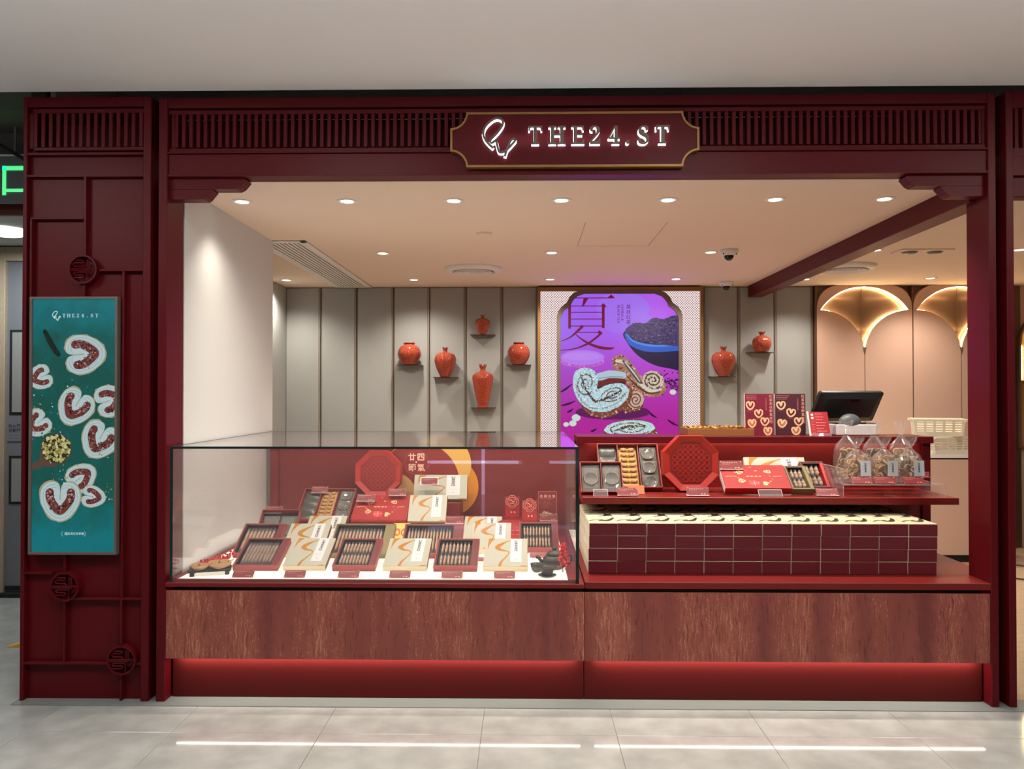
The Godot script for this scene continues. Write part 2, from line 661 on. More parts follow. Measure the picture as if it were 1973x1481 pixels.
func materials() -> void:
	plain("lacquer", rgb8(88, 10, 17), 0.42)
	M["lacquer"].metallic_specular = 0.3
	plain("lacquer_bright", rgb8(112, 17, 12), 0.42)
	plain("red_seat", rgb8(78, 13, 12), 0.6)
	M["red_seat"].metallic_specular = 0.3
	plain("black", rgb8(22, 21, 22), 0.7)
	plain("gold_frame", rgb8(150, 112, 62), 0.45, 0.6)
	plain("bronze", rgb8(112, 98, 88), 0.5, 0.2)
	plain("white_plastic", rgb8(226, 224, 220), 0.5)
	plain("white_wall", rgb8(204, 206, 205), 0.85)
	plain("shop_ceiling", rgb8(230, 211, 193), 0.9)
	plain("mall_ceiling", rgb8(236, 232, 230), 0.9)
	plain("grey_panel", rgb8(161, 164, 164), 0.8)
	grain("grey_panel", rgb8(161, 164, 164), 0.05, 0.12, Vector3.ONE, 9, 0.2)
	plain("pink_panel", rgb8(206, 172, 154), 0.8)
	grain("pink_panel", rgb8(206, 172, 154), 0.03, 0.15, Vector3.ONE, 10, 0.2)
	plain("bronze_strip", rgb8(120, 94, 76), 0.4, 0.5)
	plain("champagne_strip", rgb8(176, 158, 138), 0.4, 0.3)
	plain("gold_weave", rgb8(208, 164, 90), 0.8, 0.0)
	grain("gold_weave", rgb8(208, 164, 90), 0.2, 0.09, Vector3(3, 3, 3), 11, 0.25)
	plain("tile", rgb8(178, 178, 173), 0.07)
	grain("tile", rgb8(178, 178, 173), 0.1, 1.4, Vector3.ONE, 12, 0.025, 6)
	plain("tile_joint", rgb8(146, 141, 136), 0.6)
	plain("metal_strip", rgb8(132, 136, 134), 0.5, 0.2)
	plain("wood_floor", rgb8(204, 176, 142), 0.45)
	grain("wood_floor", rgb8(204, 176, 142), 0.12, 0.8, Vector3(0.6, 5, 5), 13, 0.05)
	plain("steel", rgb8(118, 120, 123), 0.5, 0.2)
	plain("oak", rgb8(170, 150, 124), 0.6)
	grain("oak", rgb8(170, 150, 124), 0.1, 0.5, Vector3(7, 0.6, 7), 14, 0.05)
	plain("dark_glass_panel", rgb8(140, 140, 132), 0.15)
	plain("corridor_paint", rgb8(92, 84, 78), 0.85)
	plain("brown_wood", rgb8(96, 44, 34), 0.6)
	glow("lamp_cool", Color(1.0, 0.98, 0.95), 3.0)
	glow("lamp_warm", Color(1.0, 0.95, 0.85), 6.0)
	glow("led_white", Color(0.85, 0.97, 1.0), 3.0)
	glow("led_warm", Color(1.0, 0.89, 0.66), 45.0)
	glow("led_far", Color(0.78, 0.8, 1.0), 6.0)
	glow("led_line", Color(1.0, 0.95, 0.88), 12.0)
	glow("exit_green", Color(0.05, 0.95, 0.5), 0.9)
	glow("case_floor", Color(1.0, 0.95, 0.84), 0.75)
	var g := plain("glass", Color(1, 1, 1, 0.03), 0.0)
	g.transparency = BaseMaterial3D.TRANSPARENCY_ALPHA
	g.metallic_specular = 0.36
	g = plain("top_glass", Color(1, 1, 1, 0.03), 0.0)
	g.transparency = BaseMaterial3D.TRANSPARENCY_ALPHA
	g = plain("film", Color(1, 1, 1, 0.06), 0.06)
	g.transparency = BaseMaterial3D.TRANSPARENCY_ALPHA
	g = plain("milky_film", Color(0.9, 0.9, 0.93, 0.13), 0.27)
	g.transparency = BaseMaterial3D.TRANSPARENCY_ALPHA
	g = plain("acrylic", Color(0.97, 0.97, 1, 0.05), 0.02)
	g.transparency = BaseMaterial3D.TRANSPARENCY_ALPHA
	plain("glass_edge", rgb8(20, 44, 42), 0.1)
	plain("acrylic_edge", rgb8(210, 196, 196), 0.2)
	var v := plain("vase_glaze", rgb8(190, 48, 10), 0.12)
	grain("vase_glaze", rgb8(166, 34, 4), 0.36, 0.16, Vector3.ONE, 15, 0.05, 3)
	v.metallic_specular = 0.35
	v.clearcoat_enabled = true
	v.clearcoat = 0.25
	v.clearcoat_roughness = 0.05
	plain("shelf_bronze", rgb8(104, 88, 76), 0.35, 0.5)
	plain("cream", rgb8(226, 218, 194), 0.6)
	plain("cream_side", rgb8(200, 186, 154), 0.6)
	plain("maroon", rgb8(100, 22, 32), 0.5)
	plain("maroon_card", rgb8(118, 34, 40), 0.5)
	plain("maroon_rim", rgb8(146, 54, 50), 0.5)
	plain("dark_tray", rgb8(46, 22, 24), 0.6)
	plain("olive", rgb8(120, 106, 66), 0.5)
	plain("octagon_red", rgb8(164, 34, 18), 0.45)
	plain("octagon_deep", rgb8(124, 20, 13), 0.45)
	plain("vivid_red", rgb8(164, 24, 24), 0.45)
	plain("pale_line", rgb8(230, 160, 134), 0.5)
	plain("orange_card", rgb8(196, 98, 54), 0.5)
	plain("biscuit", rgb8(206, 154, 92), 0.8)
	grain("biscuit", rgb8(184, 130, 74), 0.26, 0.03, Vector3.ONE, 16, 0.12)
	plain("dark_biscuit", rgb8(150, 104, 62), 0.8)
	grain("dark_biscuit", rgb8(150, 104, 62), 0.25, 0.03, Vector3.ONE, 17, 0.12)
	plain("gold_foil", rgb8(168, 122, 58), 0.4, 0.35)
	plain("silver_foil", rgb8(138, 134, 130), 0.32, 0.4)
	plain("grey_sachet", rgb8(70, 69, 64), 0.35)
	plain("kraft_wood", rgb8(132, 78, 36), 0.55)
	plain("clay", rgb8(54, 48, 43), 0.5)
	plain("berry", rgb8(206, 14, 34), 0.28)
	plain("twig", rgb8(70, 44, 30), 0.8)
	plain("black_wood", rgb8(30, 26, 24), 0.45)
	plain("monitor_black", rgb8(30, 33, 34), 0.4)
	plain("monitor_grey", rgb8(88, 92, 94), 0.4)
	plain("off_white", rgb8(206, 198, 196), 0.5)
	plain("basket_white", rgb8(232, 226, 208), 0.5)
	plain("camera_black", rgb8(12, 12, 14), 0.15)
	plain("vent_dark", rgb8(64, 58, 54), 0.7)
	plain("gold_disc", rgb8(222, 172, 84), 0.5, 0.2)
	plain("orange_disc", rgb8(216, 138, 26), 0.5, 0.2)
	plain("beige_disc", rgb8(206, 160, 100), 0.5, 0.2)
	plain("disc_red", rgb8(132, 30, 26), 0.5)
	plain("label_white", rgb8(214, 216, 216), 0.5)
	plain("cable", rgb8(20, 20, 20), 0.5)
	plain("yellow_box", rgb8(228, 178, 84), 0.5)
	M["travertine"] = travertine(41)
	M["travertine_other"] = travertine(57)
	# printed pictures shared by several things
	paint(swoosh_print(), 0.5, "swoosh")
	paint(stack_top_print(), 0.55, "stack_top")
	paint(stack_side_print(), 0.6, "stack_side")
	paint(price_print(), 0.45, "price")
	paint(festive_print(), 0.6, "festive")
	paint(lattice_print(), 0.5, "lattice_plain")
	paint(bag_label_print(), 0.5, "bag_label")


func travertine(seed_no: int) -> StandardMaterial3D:
	var w := 1024
	var h := 192
	var im := Image.create(w, h, false, Image.FORMAT_RGB8)
	var a := FastNoiseLite.new()
	a.seed = seed_no
	a.frequency = 0.009
	var b := FastNoiseLite.new()
	b.seed = seed_no + 1
	b.frequency = 0.05
	var c := FastNoiseLite.new()
	c.seed = seed_no + 2
	c.frequency = 0.11
	var base := rgb8(146, 74, 62)
	for y in h:
		for x in w:
			var wob := b.get_noise_2d(x * 0.35, y * 0.5) * 10.0
			var band := a.get_noise_2d((x + wob) * 0.9, y * 0.05)
			var streak := b.get_noise_2d((x + wob * 0.4) * 3.2, y * 0.22 + 300.0)
			var fleck := c.get_noise_2d(x * 2.6 + 900.0, y * 0.8)
			var k := base.lerp(rgb8(118, 54, 50), clampf(-band * 1.6, 0, 1)).lerp(rgb8(166, 94, 72), clampf(band * 1.5 - 0.1, 0, 1))
			if streak > 0.18:
				k = k.lerp(rgb8(200, 142, 118), clampf((streak - 0.18) * 2.6, 0, 0.6) * clampf(0.12 + band * 3.0 + fleck * 0.8, 0, 1))
			elif streak < -0.28:
				k = k.lerp(rgb8(84, 36, 34), clampf((-streak - 0.28) * 2.6, 0, 0.6))
			if fleck > 0.38 and streak > 0.0 and band > -0.05:
				k = k.lerp(rgb8(216, 168, 146), 0.5)
			im.set_pixel(x, y, k)
	var m := StandardMaterial3D.new()
	m.albedo_texture = texture(im)
	m.roughness = 0.42
	return m


func swoosh_print() -> Image:
	var s := 256.0
	var im := canvas(256, 256, rgb8(168, 166, 150))
	var gold := rgb8(164, 104, 4)
	fill(im, PackedVector2Array([Vector2(0.09 * s, 0), Vector2(0.24 * s, 0), Vector2(0.16 * s, 0.1 * s), Vector2(0.11 * s, 0.22 * s), Vector2(0.075 * s, 0.4 * s), Vector2(0.07 * s, 0.2 * s)]), gold)
	brush(im, [[0.64 * s, 0.05 * s, 3], [0.5 * s, 0.12 * s, 10], [0.36 * s, 0.24 * s, 27], [0.3 * s, 0.33 * s, 31], [0.38 * s, 0.42 * s, 19], [0.52 * s, 0.46 * s, 8], [0.57 * s, 0.54 * s, 5], [0.48 * s, 0.72 * s, 8], [0.4 * s, 0.86 * s, 14], [0.37 * s, 1.0 * s, 20]], gold)
	fill(im, PackedVector2Array([Vector2(0.82 * s, s), Vector2(0.88 * s, 0.965 * s), Vector2(0.99 * s, 0.975 * s), Vector2(0.98 * s, s)]), gold)
	im.fill_rect(Rect2i(int(0.61 * s), 0, int(0.26 * s), int(0.84 * s)), rgb8(200, 201, 202))
	for k in 5:
		var n = ["hong", "yuan", "cha", "li", "zhi"][k]
		glyph(im, n, Vector2(0.7 * s, (0.06 + k * 0.082) * s), 0.075 * s, 3.0, rgb8(84, 78, 74))
	small_print(im, Vector2(0.65 * s, 0.58 * s), 0.18 * s, 2, 7, 2, rgb8(150, 146, 140))
	brush(im, [[0.72 * s, 0.7 * s, 2], [0.74 * s, 0.75 * s, 2], [0.78 * s, 0.76 * s, 2]], rgb8(110, 104, 100))
	return im


func stack_top_print() -> Image:
	var im := canvas(160, 384, rgb8(206, 200, 168))
	var ink := rgb8(58, 38, 28)
	brush(im, [[84, 252, 14], [78, 282, 40], [100, 292, 46], [124, 268, 32], [140, 232, 22], [156, 186, 14]], ink)
	brush(im, [[4, 304, 14], [32, 270, 20], [64, 262, 18], [92, 296, 16]], rgb8(96, 68, 46))
	brush(im, [[120, 16, 14], [134, 62, 44], [120, 104, 38], [80, 122, 16]], ink)
	brush(im, [[158, 10, 8], [146, 70, 18], [158, 130, 10]], ink)
	small_print(im, Vector2(14, 326), 130, 3, 16, 6, rgb8(150, 138, 100))
	return im


func stack_side_print() -> Image:
	var im := canvas(256, 48, rgb8(226, 218, 198))
	for k in 4:
		brush(im, [[k * 64 + 4, 40, 2], [k * 64 + 20, 12, 4], [k * 64 + 40, 26, 2], [k * 64 + 58, 8, 2]], rgb8(124, 98, 76))
	return im


func price_print() -> Image:
	var im := canvas(160, 96, rgb8(122, 38, 44))
	small_print(im, Vector2(16, 14), 120, 1, 10, 6, rgb8(206, 150, 130))
	small_print(im, Vector2(16, 30), 90, 2, 10, 3, rgb8(180, 120, 104))
	small_print(im, Vector2(104, 72), 44, 1, 10, 9, rgb8(214, 150, 110))
	for p in [Vector2(8, 8), Vector2(152, 8), Vector2(8, 88), Vector2(152, 88)]:
		dot(im, p, 4, rgb8(214, 160, 120))
	return im


func festive_print() -> Image:
	var im := canvas(256, 192, rgb8(150, 20, 23))
	var gold := rgb8(224, 178, 128)
	for k in 26:
		var a := TAU * k / 26.0
		var p := Vector2(128 + cos(a) * rng.randf_range(58, 86), 92 + sin(a) * rng.randf_range(44, 74))
		dot(im, p, rng.randf_range(3, 7), [gold, rgb8(150, 24, 28), rgb8(212, 84, 62), gold][k % 4], 0.7)
	for x in [40.0, 128.0, 214.0]:
		fill(im, PackedVector2Array([Vector2(x - 22, 34), Vector2(x + 22, 34), Vector2(x + 12, 20), Vector2(x - 12, 20)]), rgb8(140, 22, 26))
		for k in 4:
			im.fill_rect(Rect2i(int(x) - 14 + k * 8, 34, 3, 14), rgb8(140, 22, 26))
	palmier(im, Vector2(72, 60), 15, 0.5, gold, rgb8(240, 210, 160), rgb8(150, 70, 50), 4)
	palmier(im, Vector2(184, 56), 15, -0.6, gold, rgb8(240, 210, 160), rgb8(150, 70, 50), 4)
	palmier(im, Vector2(70, 132), 15, 2.4, gold, rgb8(240, 210, 160), rgb8(150, 70, 50), 4)
	dot(im, Vector2(118, 150), 22, rgb8(204, 50, 60))
	brush(im, [[98, 152, 2], [138, 148, 2]], gold)
	brush(im, [[118, 130, 2], [118, 170, 2]], gold)
	brush(im, [[20, 158, 3], [60, 152, 5], [96, 158, 3]], rgb8(140, 22, 26))
	brush(im, [[176, 156, 8], [210, 146, 8], [236, 156, 4]], rgb8(140, 22, 26))
	im.fill_rect(Rect2i(152, 138, 16, 30), gold)
	im.fill_rect(Rect2i(86, 84, 90, 20), rgb8(160, 26, 28))
	small_print(im, Vector2(94, 91), 76, 1, 8, 6, gold)
	brush(im, [[12, 96, 3], [40, 92, 3], [56, 98, 2]], gold)
	brush(im, [[200, 96, 3], [236, 92, 3]], gold)
	return im


func lattice_print() -> Image:
	var im := canvas(64, 64, rgb8(255, 250, 248))
	for k in 4:
		var c := Vector2([0, 64, 0, 64][k], [0, 0, 64, 64][k])
		dot(im, c, 17, rgb8(140, 84, 90))
	dot(im, Vector2(32, 32), 17, rgb8(140, 84, 90))
	for c in [Vector2(32, 0), Vector2(0, 32), Vector2(64, 32), Vector2(32, 64)]:
		dot(im, c, 5, rgb8(190, 150, 120))
	return im


func bag_label_print() -> Image:
	var im := canvas(64, 96, rgb8(204, 207, 212))
	for k in 4:
		glyph(im, ["hong", "yuan", "cha", "li"][k], Vector2(24, 14 + k * 15), 14, 2.4, rgb8(56, 56, 64))
	small_print(im, Vector2(16, 82), 34, 1, 4, 2, rgb8(130, 130, 136))
	return im


# ---------------------------------------------------------------- the setting
func room() -> void:
	var o := structure("floor", "pale wood plank floor inside the shop")
	var st := begin()
	bar(st, Vector3(-2.56, -0.1, -4.3), Vector3(6.6, -0.006, 0))
	part("subfloor", st, mat("wood_floor"), o)
	for k in 21:
		st = begin()
		var z0 := -0.102 - k * 0.185
		bar(st, Vector3(2.33, -0.006, z0 - 0.183), Vector3(6.55, 0.0, z0), 0.001)
		part("plank", st, mat("wood_floor"), o)
	o = structure("ceiling", "smooth peach-white plaster ceiling of the shop")
	st = begin()
	var hx0 := 0.3848
	var hx1 := 0.9143
	var hz0 := -1.08
	var hz1 := -1.88
	var h := 2.645
	bar(st, Vector3(-2.6, h, -4.3), Vector3(hx0, h + 0.12, -0.1))
	bar(st, Vector3(hx1, h, -4.3), Vector3(6.6, h + 0.12, -0.1))
	bar(st, Vector3(hx0, h, hz0), Vector3(hx1, h + 0.12, -0.1))
	bar(st, Vector3(hx0, h, -4.3), Vector3(hx1, h + 0.12, hz1))
	part("ceiling_plaster", st, mat("shop_ceiling"), o)
	st = begin()
	bar(st, Vector3(hx0 + 0.004, h + 0.001, hz1 + 0.004), Vector3(hx1 - 0.004, h + 0.1, hz0 - 0.004), 0.002)
	part("access_hatch", st, mat("shop_ceiling"), o)
	o = structure("wall_left", "off-white plaster wall at the side of the shop with a soft scallop of light")
	st = begin()
	bar(st, Vector3(-2.5, 0, -1.65), Vector3(-1.811, h, -0.2))
	part("plaster", st, mat("white_wall"), o)
	o = structure("wall_side")
	st = begin()
	bar(st, Vector3(-2.6, 0, -4.3), Vector3(-2.482, h, -1.65))
	part("panelling", st, mat("grey_panel"), o)
	o = structure("wall_right")
	st = begin()
	bar(st, Vector3(6.5, 0, -4.3), Vector3(6.62, h, 0))
	part("panelling", st, mat("pink_panel"), o)
	o = structure("ceiling_beam", "dark red boxed beam running along the shop ceiling to the back wall")
	st = begin()
	bar(st, Vector3(2.27, 2.53, -4.06), Vector3(2.41, h + 0.01, -0.11), 0.004)
	part("beam_casing", st, mat("lacquer"), o)


func mall() -> void:
	var o := structure("floor", "pale grey polished stone tile floor of the mall")
	var st := begin()
	bar(st, Vector3(-9, -0.12, 0), Vector3(9, -0.004, 8.8))
	bar(st, Vector3(-9, -0.12, -2.2), Vector3(-2.56, -0.004, 0))
	part("screed", st, mat("tile_joint"), o)
	var xs = [-9.0, -2.98, -2.3, -1.62, -0.935, -0.2, 0.415, 1.09, 1.77, 2.45, 3.13, 9.0]
	var zs = [0.05, 0.345, 1.25, 2.15, 8.8]
	for i in xs.size() - 1:
		for k in zs.size() - 1:
			st = begin()
			bar(st, Vector3(xs[i] + 0.001, -0.006, zs[k] + 0.001), Vector3(xs[i + 1] - 0.001, 0.0, zs[k + 1] - 0.001), 0.0008)
			part("floor_tile", st, mat("tile"), o)
	st = begin()
	bar(st, Vector3(-9, -0.006, -2.15), Vector3(-2.57, 0.0, 0.05))
	part("floor_tile", st, mat("tile"), o)
	st = begin()
	bar(st, Vector3(-2.56, -0.006, -0.1), Vector3(9, 0.003, 0.048), 0.001)
	part("threshold_strip", st, mat("metal_strip"), o)
	o = structure("ceiling", "plain white ceiling of the mall above the shopfront")
	st = begin()
	bar(st, Vector3(-9, 3.062, 0.055), Vector3(9, 3.2, 2.6))
	part("plasterboard", st, mat("mall_ceiling"), o)
	o = structure("trim_1", "deep shadow gap between the mall ceiling and the shopfront")
	st = begin()
	bar(st, Vector3(-2.548, 2.77, -0.95), Vector3(9, 3.5, -0.85))
	bar(st, Vector3(-9, 3.42, -0.95), Vector3(9, 3.5, 0.06))
	bar(st, Vector3(-2.548, 2.768, -0.85), Vector3(9, 2.8, -0.2))
	bar(st, Vector3(-9, 3.2, 0.04), Vector3(9, 3.5, 0.06))
	bar(st, Vector3(-2.548, 2.77, -0.95), Vector3(-2.52, 3.42, -0.22))
	bar(st, Vector3(8.9, 2.77, -0.95), Vector3(9, 3.42, 0.05))
	part("recess_plaster", st, mat("mall_ceiling"), o)
	# the lit plinth of the shop across the mall, mirrored in the glass case
	var t := thing("counter_strip_light", "white strip light along the counter across the mall, mirrored in the glass case", "light", Vector3(-0.25, 0.5, 8.0))
	st = begin()
	bar(st, Vector3(-1.25, -0.5, 0.02), Vector3(2.6, 0.6, 0.6), 0.01)
	part("counter_body", st, mat("black"), t)
	st = begin()
	bar(st, Vector3(-1.25, -0.022, 0.0), Vector3(0.15, 0.022, 0.015))
	part("led_tube", st, mat("led_far"), t)
	st = begin()
	bar(st, Vector3(0.62, -0.022, 0.0), Vector3(1.4, 0.022, 0.015))
	part("led_tube", st, mat("led_far"), t)
	st = begin()
	bar(st, Vector3(-0.42, -0.5, 0.0), Vector3(-0.37, 0.3, 0.014))
	part("led_tube", st, mat("led_far"), t)
	area("tube_light", t, Vector3(-0.5, 0.0, -0.02), Vector2(1.4, 0.06), 0.05, Color(0.85, 0.88, 1.0), Vector3(0, 0, -1))


func corridor() -> void:
	var d := -2.05
	var o := structure("wall_corridor", "grey corridor wall beyond the red pilaster")
	var st := begin()
	bar(st, Vector3(-9, 0, d - 0.15), Vector3(-2.56, 3.3, d - 0.06))
	part("plaster", st, mat("corridor_paint"), o)
	st = begin()
	bar(st, Vector3(-2.64, 0, d), Vector3(-2.56, 3.3, -0.2))
	part("side_lining", st, mat("corridor_paint"), o)
	o = structure("ceiling", "low dark ceiling of the side corridor")
	st = begin()
	bar(st, Vector3(-9, 2.6866, d), Vector3(-2.64, 2.75, -0.96))
	part("plasterboard", st, mat("white_wall"), o)
	st = begin()
	bar(st, Vector3(-9, 3.2, -0.96), Vector3(-2.56, 3.3, 0.06))
	part("soffit", st, mat("corridor_paint"), o)
	o = structure("trim_2", "brown wooden beam across the corridor under the exit sign")
	st = begin()
	bar(st, Vector3(-9, 2.68, -1.0), Vector3(-2.64, 2.7656, -0.955), 0.004)
	part("beam", st, mat("brown_wood"), o)
	st = begin()
	bar(st, Vector3(-9, 2.7656, -1.0), Vector3(-2.64, 3.3, -0.97))
	part("upper_panel", st, mat("corridor_paint"), o)
	st = begin()
	tube(st, [Vector3(-3.1341, 3.0458, -0.5), Vector3(-2.8739, 2.8949, -0.5)], 0.012, 6)
	part("conduit", st, mat("black"), o)
	# door
	o = structure("door_1", "grey steel fire door with two narrow glass panes beyond the pilaster")
	st = begin()
	bar(st, Vector3(-4.004, 0.03, d - 0.05), Vector3(-2.66, 2.573, d + 0.02), 0.003)
	part("door_leaf", st, mat("steel"), o)
	for y in [[1.4064, 2.0213], [0.7214, 1.0517]]:
		st = begin()
		bar(st, Vector3(-3.9703, y[0] - 0.02, d + 0.02), Vector3(-2.67, y[1] + 0.02, d + 0.024))
		part("pane_frame", st, mat("black"), o)
		st = begin()
		bar(st, Vector3(-3.9461, y[0], d + 0.024), Vector3(-2.68, y[1], d + 0.03))
		part("pane", st, mat("dark_glass_panel"), o)
	st = begin()
	bar(st, Vector3(-4.004, 0.045, d + 0.02), Vector3(-2.67, 0.075, d + 0.03))
	part("kick_seam", st, mat("black"), o)
	var im := canvas(128, 160, rgb8(112, 114, 116))
	for k in 3:
		glyph(im, ["fang", "huo", "men"][k], Vector2(12 + k * 37, 8), 32, 5, rgb8(50, 50, 54))
		glyph(im, ["li", "jie", "men"][k], Vector2(12 + k * 37, 48), 32, 5, rgb8(50, 50, 54))
	write(im, "FIRE DOOR", Vector2(64, 104), 13, rgb8(60, 60, 64), sans)
	write(im, "KEEP SHUT", Vector2(64, 132), 13, rgb8(60, 60, 64), sans)
	var w := -3.8709 - -3.9797
	hang("fire_notice", printed(w, w * 1.25, 0.004, paint(im, 0.5), mat("steel")), null, o).position = Vector3(-3.9273, 1.1838, d + 0.026)
	o = structure("trim_3", "pale oak door casing and header in the corridor")
	st = begin()
	bar(st, Vector3(-5.0, 0.02, d - 0.06), Vector3(-3.9925, 2.6778, d + 0.05), 0.004)
	bar(st, Vector3(-3.9925, 2.5696, d - 0.06), Vector3(-2.65, 2.6778, d + 0.05), 0.004)
	part("casing", st, mat("oak"), o)
	o = structure("baseboard_corridor")
	st = begin()
	bar(st, Vector3(-9, 0, d - 0.02), Vector3(-2.65, 0.03, d + 0.09))
	part("skirting", st, mat("black"), o)
	# corridor lamp
	var t := thing("ceiling_lamp", "round white lamp in the corridor ceiling above the oak door casing", "light", Vector3(-3.6218, 2.6833 - 0.001, -1.43))
	st = begin(true)
	lathe(st, [Vector2(0.0, -0.03), Vector2(0.12, -0.028), Vector2(0.15, -0.015), Vector2(0.16, 0.0)], 28)
	part("diffuser", st, mat("lamp_cool"), t)
	area("lamp_light", t, Vector3(0, -0.05, 0), Vector2(0.25, 0.25), 2.0, Color(0.95, 0.98, 1.0), Vector3.DOWN)
	# exit sign
	t = thing("exit_sign", "glass exit sign with green glowing pictogram beside the red pilaster", "sign", Vector3(-3.1759, 2.7252, -0.85))
	var sh := 3.0249 - 2.7252
	st = begin()
	box(st, Vector3(-0.2, sh / 2, 0), Vector3(0.72, sh, 0.03), 0.003)
	part("sign_plate", st, mat("steel"), t)
	st = begin()
	box(st, Vector3(-0.2, sh - 0.005, 0.001), Vector3(0.73, 0.012, 0.036), 0.002)
	part("top_rail", st, mat("white_plastic"), t)
	st = begin()
	var u := -3.1593 - -3.1625
	bar(st, Vector3(-15 * u, 15 * u, 0.016), Vector3(-8 * u, 71 * u, 0.019))
	bar(st, Vector3(-15 * u, 63 * u, 0.016), Vector3(30 * u, 71 * u, 0.019))
	bar(st, Vector3(-8 * u, 21 * u, 0.016), Vector3(30 * u, 27 * u, 0.019))
	part("green_pictogram", st, mat("exit_green"), t)
	for x in [-0.42, 0.02]:
		st = begin()
		bar(st, Vector3(x - 0.006, sh, -0.006), Vector3(x + 0.006, 3.2 - 2.7252, 0.006))
		part("hanger", st, mat("steel"), t)
	area("sign_light", t, Vector3(0.0, sh / 2, 0.03), Vector2(0.2, 0.1), 0.02, Color(0.1, 1.0, 0.5), Vector3(0, 0, 1))
	# a yellow wedge lying on the corridor floor
	t = thing("floor_wedge", "small yellow wedge on the floor behind the foot of the pilaster", "wedge", Vector3(-3.0866, -0.0188, -0.85) * Vector3(1, 0, 1) + Vector3(0, 0.001, 0))
	st = begin()
	prism(st, PackedVector2Array([Vector2(-0.09, 0), Vector2(0.12, 0), Vector2(0.12, 0.05)]), -0.03, 0.03)
	part("wedge_body", st, mat("yellow_box"), t)


func slats(o: Node3D, x0: float, x1: float, y0: float, y1: float, gap0 := 9.0, gap1 := 9.0) -> void:
	var st := begin()
	box(st, Vector3.ZERO, Vector3(0.0195, y1 - y0, 0.03), 0.002)
	var m := mesh_of(st)
	var pitch := 0.0372
	var n := int((x1 - x0) / pitch)
	for k in n + 1:
		var x := x0 + (x1 - x0) * k / n
		if x < gap0 or x > gap1:
			hang("slat", m, mat("lacquer"), o).position = Vector3(x, (y0 + y1) / 2, -0.035)
	st = begin()
	bar(st, Vector3(x0 - 0.01, y0 - 0.02, -0.2), Vector3(x1 + 0.01, y1 + 0.02, -0.185))
	part("grille_backing", st, mat("lacquer"), o)


func shopfront() -> void:
	var o := structure("shopfront_frame", "dark red lacquered wooden shopfront frame with slatted grille over the opening")
	var top := 3.0485
	var ch := 0.003
	var xl0 := -1.8577
	var xl1 := -1.8128
	var xr0 := 2.3028
	var xr1 := 2.341
	for q in [[xl0, xl1], [xr0, xr1]]:
		var st := begin()
		bar(st, Vector3(q[0], 0, -0.195), Vector3(q[1], top, 0), ch)
		part("post", st, mat("lacquer"), o)
	var st := begin()
	bar(st, Vector3(-1.8973, 0, -0.2), Vector3(xl0, top, -0.17))
	bar(st, Vector3(xr1, 0, -0.2), Vector3(2.3919, top, -0.17))
	part("recess_strip", st, mat("lacquer"), o)
	# header
	var rows = [["rail", 187, 206, -0.16, -0.004], ["grille_rail", 209, 217, -0.1, -0.016], ["grille_rail", 283, 290, -0.1, -0.016], ["moulding", 291.5, 294.5, -0.1, 0.002], ["lintel", 295, 335, -0.112, -0.012], ["moulding", 335, 339, -0.112, 0.0], ["rail", 206, 209, -0.1, -0.04], ["rail", 290, 291.5, -0.1, -0.04]]
	var hs = [3.0485, 2.9984, 2.9905, 2.9694, 2.7956, 2.7772, 2.7733, 2.7654, 2.764, 2.6588, 2.6483]
	var px = [187, 206, 209, 217, 283, 290, 291.5, 294.5, 295, 335, 339]
	for r in rows:
		st = begin()
		bar(st, Vector3(xl1, hs[px.find(r[2])], r[3]), Vector3(xr0, hs[px.find(r[1])], r[4]), 0.0015)
		part(r[0], st, mat("lacquer"), o)
	slats(o, -1.777, 2.2788, 2.8007, 2.978, -0.3227, 0.8184)
	for x in [-1.791, 2.2908]:
		st = begin()
		box(st, Vector3(x, (hs[3] + hs[4]) / 2, -0.045), Vector3(0.022, hs[3] - hs[4] + 0.01, 0.05), 0.002)
		part("grille_stile", st, mat("lacquer"), o)
	# corbels below the lintel
	var ya := 2.6511
	var yb := 2.5897
	var yc := 2.5395
	var e0 := -1.4196
	var e1 := -1.5929
	for s in [1.0, -1.0]:
		var base := xl1 if s > 0 else xr0
		var long := e0 - xl1 if s > 0 else xr0 - 1.9085
		var short := e1 - xl1 if s > 0 else xr0 - 2.087
		var f := PackedVector2Array([Vector2(0, yb + 0.002), Vector2(long - 0.05, yb + 0.002), Vector2(long - 0.03, yb + 0.012), Vector2(long - 0.014, yb + 0.03), Vector2(long, ya - 0.014), Vector2(long - 0.012, ya), Vector2(0, ya)])
		var g := PackedVector2Array([Vector2(0, yc), Vector2(short - 0.045, yc), Vector2(short - 0.03, yc + 0.01), Vector2(short - 0.016, yc + 0.028), Vector2(short, yb - 0.004), Vector2(short, yb), Vector2(0, yb)])
		for p in [f, g]:
			var q := PackedVector2Array()
			for v in p:
				q.append(Vector2(base + v.x * s, v.y))
			st = begin()
			prism(st, q, -0.105, -0.03)
			part("corbel", st, mat("lacquer"), o)


